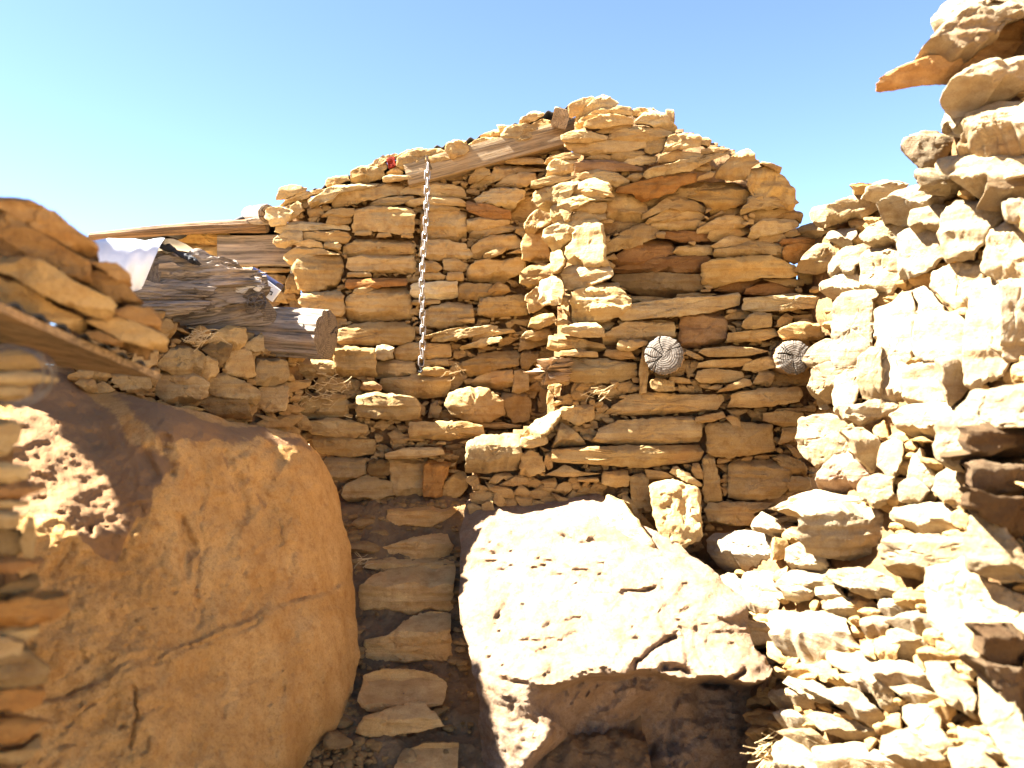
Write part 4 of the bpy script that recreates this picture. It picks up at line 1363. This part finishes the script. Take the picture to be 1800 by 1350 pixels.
# planking under the black roof
box_between('plank', at(385, 440, 4.5), at(520, 440, 4.5), .06, .17, M_GREYWOOD, 'wide grey wooden plank between yellow blocks and the house corner', 'plank', 7)

# ---------------------------------------------------------------- corrugated roofs
def corrugated(name, a, b, depth, drop, pitch, amp, mat, label, thick=.006, sd=0):
    a = np.asarray(a); b = np.asarray(b); L = np.linalg.norm(b - a); n = int(L / pitch * 10); t = np.linspace(0, 1, n)
    m = 12
    P = np.zeros((m, n, 3))
    for i, d in enumerate(np.linspace(0, depth, m)):
        q = a + (b - a) * t[:, None]; q[:, 1] += d; q[:, 2] += -drop * d + amp * np.sin(t * L / pitch * 2 * math.pi) + .012 * vnoise(np.stack([t * L * 3, t * 0 + sd, t * 0 + d], -1), sd)
        P[i] = q
    top = P.reshape(-1, 3); bot = top - np.array([0, 0, thick]); V = np.vstack([top, bot]); off = len(top)
    idx = np.arange(m * n).reshape(m, n); F = []
    for i in range(m - 1):
        for j in range(n - 1):
            a_, b_, c_, d_ = idx[i, j], idx[i, j + 1], idx[i + 1, j + 1], idx[i + 1, j]
            F.append((a_, b_, c_, d_)); F.append((d_ + off, c_ + off, b_ + off, a_ + off))
    for j in range(n - 1):
        F.append((idx[0, j + 1], idx[0, j], idx[0, j] + off, idx[0, j + 1] + off)); F.append((idx[-1, j], idx[-1, j + 1], idx[-1, j + 1] + off, idx[-1, j] + off))
    return tag(obj(name, V, F, mat, smooth_angle=0), label, 'roof')
corrugated('roof_sheet', at(548, 331, 4.24), at(1010, 184, 4.24), 3.0, .04, .062, .009, M_BLACK, 'black corrugated roofing peeking out above the gable top stones', .008)
corrugated('roof_sheet', at(150, 417, 4.32), at(470, 379, 4.4), 2.2, -.02, .16, .012, M_BLACK, 'black wavy roofing sheet above the long brown pole', .02, 4)

# near roof board with its dark wavy sheet
def slab_quad(name, q, t, mat, label, cat, sd=0, n=60, m=14, wave=None):
    q = [np.asarray(p) for p in q]
    s_, t_ = np.meshgrid(np.linspace(0, 1, n), np.linspace(0, 1, m), indexing='ij')
    P = ((1 - s_) * (1 - t_))[..., None] * q[0] + (s_ * (1 - t_))[..., None] * q[1] + (s_ * t_)[..., None] * q[2] + ((1 - s_) * t_)[..., None] * q[3]
    nn = nrm(np.cross(q[1] - q[0], q[3] - q[0])); nn = nn if nn[2] > 0 else -nn
    if wave: P = P + nn * (wave[0] * np.sin(s_ * wave[1] * 2 * math.pi))[..., None]
    P = P + nn * (fbm(P * 14, sd, 3) * .003)[..., None]
    top = P.reshape(-1, 3); bot = top - nn * t; V = np.vstack([top, bot]); off = len(top); idx = np.arange(n * m).reshape(n, m); F = []
    for i in range(n - 1):
        for j in range(m - 1):
            a_, b_, c_, d_ = idx[i, j], idx[i + 1, j], idx[i + 1, j + 1], idx[i, j + 1]
            F.append((a_, b_, c_, d_)); F.append((d_ + off, c_ + off, b_ + off, a_ + off))
    for i in range(n - 1):
        F.append((idx[i + 1, 0], idx[i, 0], idx[i, 0] + off, idx[i + 1, 0] + off)); F.append((idx[i, -1], idx[i + 1, -1], idx[i + 1, -1] + off, idx[i, -1] + off))
    for j in range(m - 1):
        F.append((idx[0, j], idx[0, j + 1], idx[0, j + 1] + off, idx[0, j] + off)); F.append((idx[-1, j + 1], idx[-1, j], idx[-1, j] + off, idx[-1, j + 1] + off))
    return obj(name, V, F, mat, smooth_angle=30)
M_BOARD = mat_wood('board_wood', (.14, .09, .045), (.4, .27, .14), axis=0)
bq = [at(-80, 500, 1.26), at(285, 656, 1.72), at(272, 657, 2.05), at(-120, 606, 2.0)]
tag(slab_quad('roof_board', bq, .014, M_BOARD, '', '', 3), 'dark wooden board forming the underside of the near roof edge', 'board')
up = np.array([0, 0, .012])
tag(slab_quad('roof_sheet', [bq[0] + up, at(270, 646, 1.72), bq[2] + up, bq[3] + up], .006, M_BLACK, '', '', 4, wave=(.006, 9)), 'black wavy sheet pressed between the near roof stones and board', 'roof')

# bent galvanised sheet
sec = []
prof = [(0.0, 0.34, .03), (0, .22, .035), (0, .1, .03), (0, .03, .018), (0, 0, -.005), (0, -.015, -.05), (0, -.02, -.1), (0, -.022, -.15), (0, -.024, -.178)]
L0, L1 = at(120, 428, 2.86), at(284, 427, 3.0)
L0b, L1b = at(150, 507, 2.86), at(253, 508, 3.0)
n = 40; G = np.zeros((n, len(prof), 3))
for i, t in enumerate(np.linspace(0, 1, n)):
    top = L0 + (L1 - L0) * t; lo = L0b + (L1b - L0b) * t
    for j, (_, dy, dz) in enumerate(prof):
        k = np.clip(-dz / .178, 0, 1)
        G[i, j] = top * (1 - k) + np.array([lo[0], top[1], top[2]]) * k + np.array([0, dy + .008 * vnoise(np.array([i * .22, j * .6, 1.0]), 3), dz + .006 * math.sin(i * .3 + j)])
idx = np.arange(n * len(prof)).reshape(n, len(prof)); V = G.reshape(-1, 3); V = np.vstack([V, V - np.array([0, -.002, .002])]); off = idx.size
F = []
for i in range(n - 1):
    for j in range(len(prof) - 1):
        a_, b_, c_, d_ = idx[i, j], idx[i, j + 1], idx[i + 1, j + 1], idx[i + 1, j]
        F.append((a_, b_, c_, d_)); F.append((d_ + off, c_ + off, b_ + off, a_ + off))
tag(obj('metal_sheet', V, F, M_SHEET, smooth_angle=0), 'shiny bent metal sheet draped over the logs on the left', 'metal sheet')
# dark crumpled edge strip beside the sheet
pl = poly_px('268,424 275,422 285,430 298,428 312,440 330,446 345,454 352,462 340,462 318,452 300,440 284,438', 0, 0, 1)
SURF['T'] = (at(310, 440, 3.08), nrm([0, -1, .3]), [0, -1, .3], .02)
V, F, *_ = stone_geo(pl, 'T', '', 811, detail=2, T=.05)
tag(obj('roofing_felt', V, F, M_BLACK), 'strip of black crumpled felt on top of the gnarled log', 'felt')

# small things lying on the wall behind the logs
SURF['T'] = (at(420, 472, 3.5), nrm([0, -1, 0]), [-.1, -1, .1], .02)
V, F, *_ = stone_geo(poly_px('389,470 394,462 428,461 448,476 446,486 422,492 412,486', 0, 0, 1), 'T', '', 812, detail=2, T=.12, tf=.4, td=.1, bf=.1, bd=.01, rough=.2)
tag(obj('wood_block', V, F, M_BEAMWOOD), 'small ribbed wooden block with a sunlit top behind the logs', 'wood block')
bb = box_between('box', at(448, 478, 3.5), at(490, 505, 3.5), .1, .035, M_BLUE, 'dark blue strip-like box leaning behind the wire-wrapped log', 'box', 3, 8, rough=.0004)
pb = box_between('plate', at(466, 521, 3.42), at(481, 501, 3.42), .02, .078, M_WHITE, 'small white tilted plate with a black hook mark', 'plate', 3, 8, rough=.0004)
# the black hook mark on the plate, one bent bar
def tube(pts, r, nseg=8, closed=False):
    P = np.asarray(pts, float); n = len(P); V = []; F = []
    prev = None
    for i in range(n):
        if closed: t = P[(i + 1) % n] - P[(i - 1) % n]
        else: t = P[min(i + 1, n - 1)] - P[max(i - 1, 0)]
        t = nrm(t)
        if prev is None: x = nrm(np.cross(t, [.31, .2, .93]))
        else: x = nrm(prev - t * (prev @ t))
        prev = x; y = np.cross(t, x); rr = r if np.isscalar(r) else r[i]
        for k in range(nseg):
            a = 2 * math.pi * k / nseg; V.append(P[i] + rr * (x * math.cos(a) + y * math.sin(a)))
    for i in range(n if closed else n - 1):
        for k in range(nseg):
            k2 = (k + 1) % nseg; j = (i + 1) % n
            F.append((i * nseg + k, i * nseg + k2, j * nseg + k2, j * nseg + k))
    if not closed:
        F.append(tuple(reversed(range(nseg)))); F.append(tuple((n - 1) * nseg + k for k in range(nseg)))
    return np.array(V), F
mk = [at(470, 509, 3.40), at(479, 514, 3.40), at(476, 519, 3.40)]
V, F = tube(mk, .003); o = obj('hook_mark', V, F, M_DARK, origin=np.mean(mk, 0)); o.parent = pb; o.matrix_parent_inverse = pb.matrix_world.inverted()

# tangled wire and film at the broken log end
rg = np.random.RandomState(77); parts = []
for i in range(7):
    cu, cv = rg.uniform(440, 462), rg.uniform(512, 548); pts = []
    a0 = rg.uniform(0, 6.28); ra, rb = rg.uniform(6, 18), rg.uniform(6, 22)
    for t in np.linspace(0, rg.uniform(3.5, 6.2), 26): pts.append(at(cu + ra * math.cos(a0 + t) + 2 * math.sin(3 * t), cv + rb * math.sin(a0 + t), 3.28 + .03 * math.sin(2 * t + i)))
    parts.append(tube(pts, .0016, 6))
V, F = merge(parts); tag(obj('wire', V, F, M_WIRE), 'tangle of thin wire round the broken dark log end', 'wire')
SURF['T'] = (at(445, 530, 3.31), nrm([.2, -1, 0]), [.3, -1, 0], .02)
V, F, *_ = stone_geo(poly_px('412,496 425,487 445,486 458,492 462,505 450,512 440,505 430,515 414,512', 0, 0, 1), 'T', '', 815, detail=2, T=.05)
tag(obj('plastic_film', V, F, M_CLEAR), 'crumpled pale plastic film draped on the dark weathered log', 'film')

# near coil of wire at the left edge
parts = []
rg = np.random.RandomState(12)
for i in range(6):
    pts = []; ru, rv, cu, cv, t0 = rg.uniform(62, 88), rg.uniform(34, 56), rg.uniform(8, 22), rg.uniform(650, 664), rg.uniform(-1.9, -1.2)
    for t in np.linspace(t0, 2.3, 40): pts.append(at(cu + ru * math.cos(t), cv + rv * math.sin(t), 1.24 + .02 * i + .01 * math.sin(3 * t)))
    parts.append(tube(pts, .0013, 8))
V, F = merge(parts); tag(obj('wire_coil', V, F, M_WIRE), 'blurred coil of grey wire hanging under the near roof board', 'wire')

# ---------------------------------------------------------------- chain
def link_geo(a, b, r):
    pts = []
    for t in np.linspace(0, 2 * math.pi, 28, endpoint=False):
        x = a * math.cos(t); z = (b - a) * (1 if math.sin(t) > 0 else -1) * (1 if abs(math.sin(t)) > 1e-6 else 0) + a * math.sin(t)
        pts.append([x, 0, z])
    return tube(pts, r, 10, True)
top = at(752, 288, 4.02); bot = at(738, 642, 3.98)
ch = tag(empty('chain', top), 'long galvanised chain hanging down the house wall from the beam', 'chain')
nl = 26; lv, lf = link_geo(.0125, .0262, .0038)
lme = new_mesh('link', lv, lf, M_IRON, 0)
rg = random.Random(3)
for i in range(nl):
    t = (i + .5) / nl
    p = top + (bot - top) * t + np.array([.012 * math.sin(t * 9) * t, 0, 0])
    o = bpy.data.objects.new('link', lme); COL.objects.link(o); o.parent = ch
    o.location = Vector(p) - Vector(top)
    o.rotation_euler = (rg.uniform(-.06, .06), rg.uniform(-.05, .05) + .04, (R(25) if i % 2 else R(115)) + rg.uniform(-.15, .15))
hk = [bot + np.array(q) for q in ((0, 0, .012), (.004, 0, -.012), (.012, 0, -.026), (.004, 0, -.036), (-.008, 0, -.03))]
V, F = tube(hk, .006); o = obj('hook', V, F, M_DARK, ch)
# nail holding the chain
V, F = tube([top + np.array([.0, .25, .02]), top + np.array([0, -.025, .016]), top + np.array([0, -.03, .034])], .007); obj('nail', V, F, M_WIRE, ch)

# ---------------------------------------------------------------- straw
def straw(name, cu, cv, Y, su, sv, count, sd, label, ln=40):
    rg = np.random.RandomState(sd); parts = []
    for i in range(count):
        u0, v0 = rg.normal(cu, su), rg.normal(cv, sv); an = rg.normal(-.25, .5); l = rg.uniform(.4, 1) * ln; cur = rg.normal(0, .35)
        pts = []; y0 = Y + rg.uniform(-.03, .03)
        for t in np.linspace(-.5, .5, 7):
            a = an + cur * t; pts.append(at(u0 + math.cos(a) * l * t, v0 + math.sin(a) * l * t + 6 * t * t * cur, y0 + .03 * t))
        parts.append(tube(pts, rg.uniform(.0008, .002), 5))
    V, F = merge(parts); tag(obj(name, V, F, M_STRAW), label, 'straw', None, 'stuff')
straw('straw', 1050, 690, 3.46, 12, 5, 14, 1, 'wisp of dry straw in the mud beside the rotten log stub')
straw('straw', 350, 593, 3.0, 14, 7, 40, 2, 'clump of dry straw packed under the weathered logs', 30)
straw('straw', 1350, 1325, 2.45, 12, 16, 26, 3, 'dry twigs and straw at the bottom right of the white boulder', 60)
straw('straw', 630, 985, 3.4, 8, 8, 8, 4, 'few dry stems lying beside the left boulder near the steps', 26)
straw('straw', 800, 655, 4.05, 14, 8, 8, 5, 'few straw bits sticking from mud right of the chain end', 24)
straw('straw', 560, 690, 3.7, 30, 20, 50, 6, 'dry roots and straw in the mud below the sawn log', 26)

# ---------------------------------------------------------------- added shade screen left of view, cut to shape the passage's shadow
def extrude_prof(name, prof, x0, x1, mat, parent):
    n = len(prof); V = [(x0, y, z) for y, z in prof] + [(x1, y, z) for y, z in prof]
    F = [tuple(range(n)), tuple(reversed(range(n, 2 * n)))]
    for i in range(n): j = (i + 1) % n; F.append((i, i + n, j + n, j))
    return obj(name, V, F, mat, parent, smooth_angle=10)
hr = tag(empty('shade_screen', (-2.6, 1, 0)), 'plain stone house on the left outside the picture', 'house', None, 'thing')
EL, AZ = 50.0, 2.5            # sun elevation; azimuth turned from due left towards the viewer
S = np.array([-math.cos(R(EL)) * math.cos(R(AZ)), -math.cos(R(EL)) * math.sin(R(AZ)), math.sin(R(EL))])
def to_screen(u, v, Y, x=-2.15):
    p = at(u, v, Y); k = (x - p[0]) / S[0]; q = p + S * k
    return q[1], q[2]
PROFILE = [(-3, -.3), (3.3, -.3), (3.3, 2.72), (3.0, 2.78), (2.85, 2.82)] + [to_screen(u, v, float(rb_Y(u, v))) for u, v in ((842, 1160), (846, 1250), (856, 1310))] + [(2.25, 2.85), (2.05, 3.45), (-3, 3.6)]  # screen outline, top edge set by the wanted shadow line
SUN_GAP = [to_screen(u, v, float(lb_Y(u, v))) for u, v in ((-30, 700), (60, 705), (120, 775), (195, 862), (215, 915), (140, 912), (60, 925), (-30, 925))]  # opening added to let a sun patch onto the left boulder
gy, gz = np.arange(-1.5, 3.301, .03), np.arange(-.3, 3.63, .03)
GY_, GZ_ = np.meshgrid(gy, gz, indexing='ij'); cyy, czz = GY_[:-1, :-1] + .015, GZ_[:-1, :-1] + .015
ins = in_poly(cyy, czz, PROFILE) & ~in_poly(cyy, czz, SUN_GAP) & ~in_poly(cyy, czz - .06, SUN_GAP) & ~in_poly(cyy, czz - .12, SUN_GAP)
idx = np.arange(GY_.size).reshape(GY_.shape); off = idx.size
V = np.concatenate([np.stack([GY_ * 0 + x, GY_, GZ_], -1).reshape(-1, 3) for x in (-2.15, -2.25)]); F = []
for i in range(ins.shape[0]):
    for j in range(ins.shape[1]):
        if not ins[i, j]: continue
        a, b, c_, d_ = idx[i, j], idx[i + 1, j], idx[i + 1, j + 1], idx[i, j + 1]
        F += [(a, b, c_, d_), (a + off, d_ + off, c_ + off, b_ + off) if False else (a + off, d_ + off, c_ + off, b + off)]
        for (di, dj, p, q) in ((-1, 0, d_, a), (1, 0, b, c_), (0, -1, a, b), (0, 1, c_, d_)):
            ii, jj = i + di, j + dj
            if not (0 <= ii < ins.shape[0] and 0 <= jj < ins.shape[1] and ins[ii, jj]): F.append((q, p, p + off, q + off))
obj('wall', V, F, M_STONE, hr, smooth_angle=0)  # sheet of the added screen, there only to block sun

# ---------------------------------------------------------------- light, sky, camera
sun = bpy.data.lights.new('sun', 'SUN'); sun.energy = 5.0; sun.angle = R(.53); sun.color = (1, .96, .9)
so = bpy.data.objects.new('sun', sun); COL.objects.link(so); so.rotation_euler = Vector(S).to_track_quat('Z', 'Y').to_euler(); so.location = (-5, -2, 9)
w = bpy.data.worlds.new('World'); SC.world = w; w.use_nodes = True
nt = w.node_tree; bg = nt.nodes['Background']
sky = nt.nodes.new('ShaderNodeTexSky'); sky.sky_type = 'NISHITA'; sky.sun_disc = False
sky.sun_elevation = R(EL); sky.sun_rotation = math.atan2(S[0], S[1]); sky.altitude = 2600; sky.air_density = .62; sky.dust_density = .8; sky.ozone_density = 1.6
nt.links.new(sky.outputs[0], bg.inputs[0]); bg.inputs[1].default_value = .05
cam = bpy.data.cameras.new('camera'); co = bpy.data.objects.new('camera', cam); COL.objects.link(co)
co.location = CAM; co.rotation_euler = (R(90), 0, 0); cam.lens = 28; cam.sensor_width = 36; cam.clip_end = 2000; cam.clip_start = .05
cam.dof.use_dof = True; cam.dof.focus_distance = 3.6; cam.dof.aperture_fstop = 2.2
SC.camera = co
SC.view_settings.view_transform = 'Standard'; SC.view_settings.look = 'None'; SC.view_settings.gamma = 1
SC.view_settings.exposure = 3.5
SC.cycles.max_bounces = 8; SC.cycles.diffuse_bounces = 6
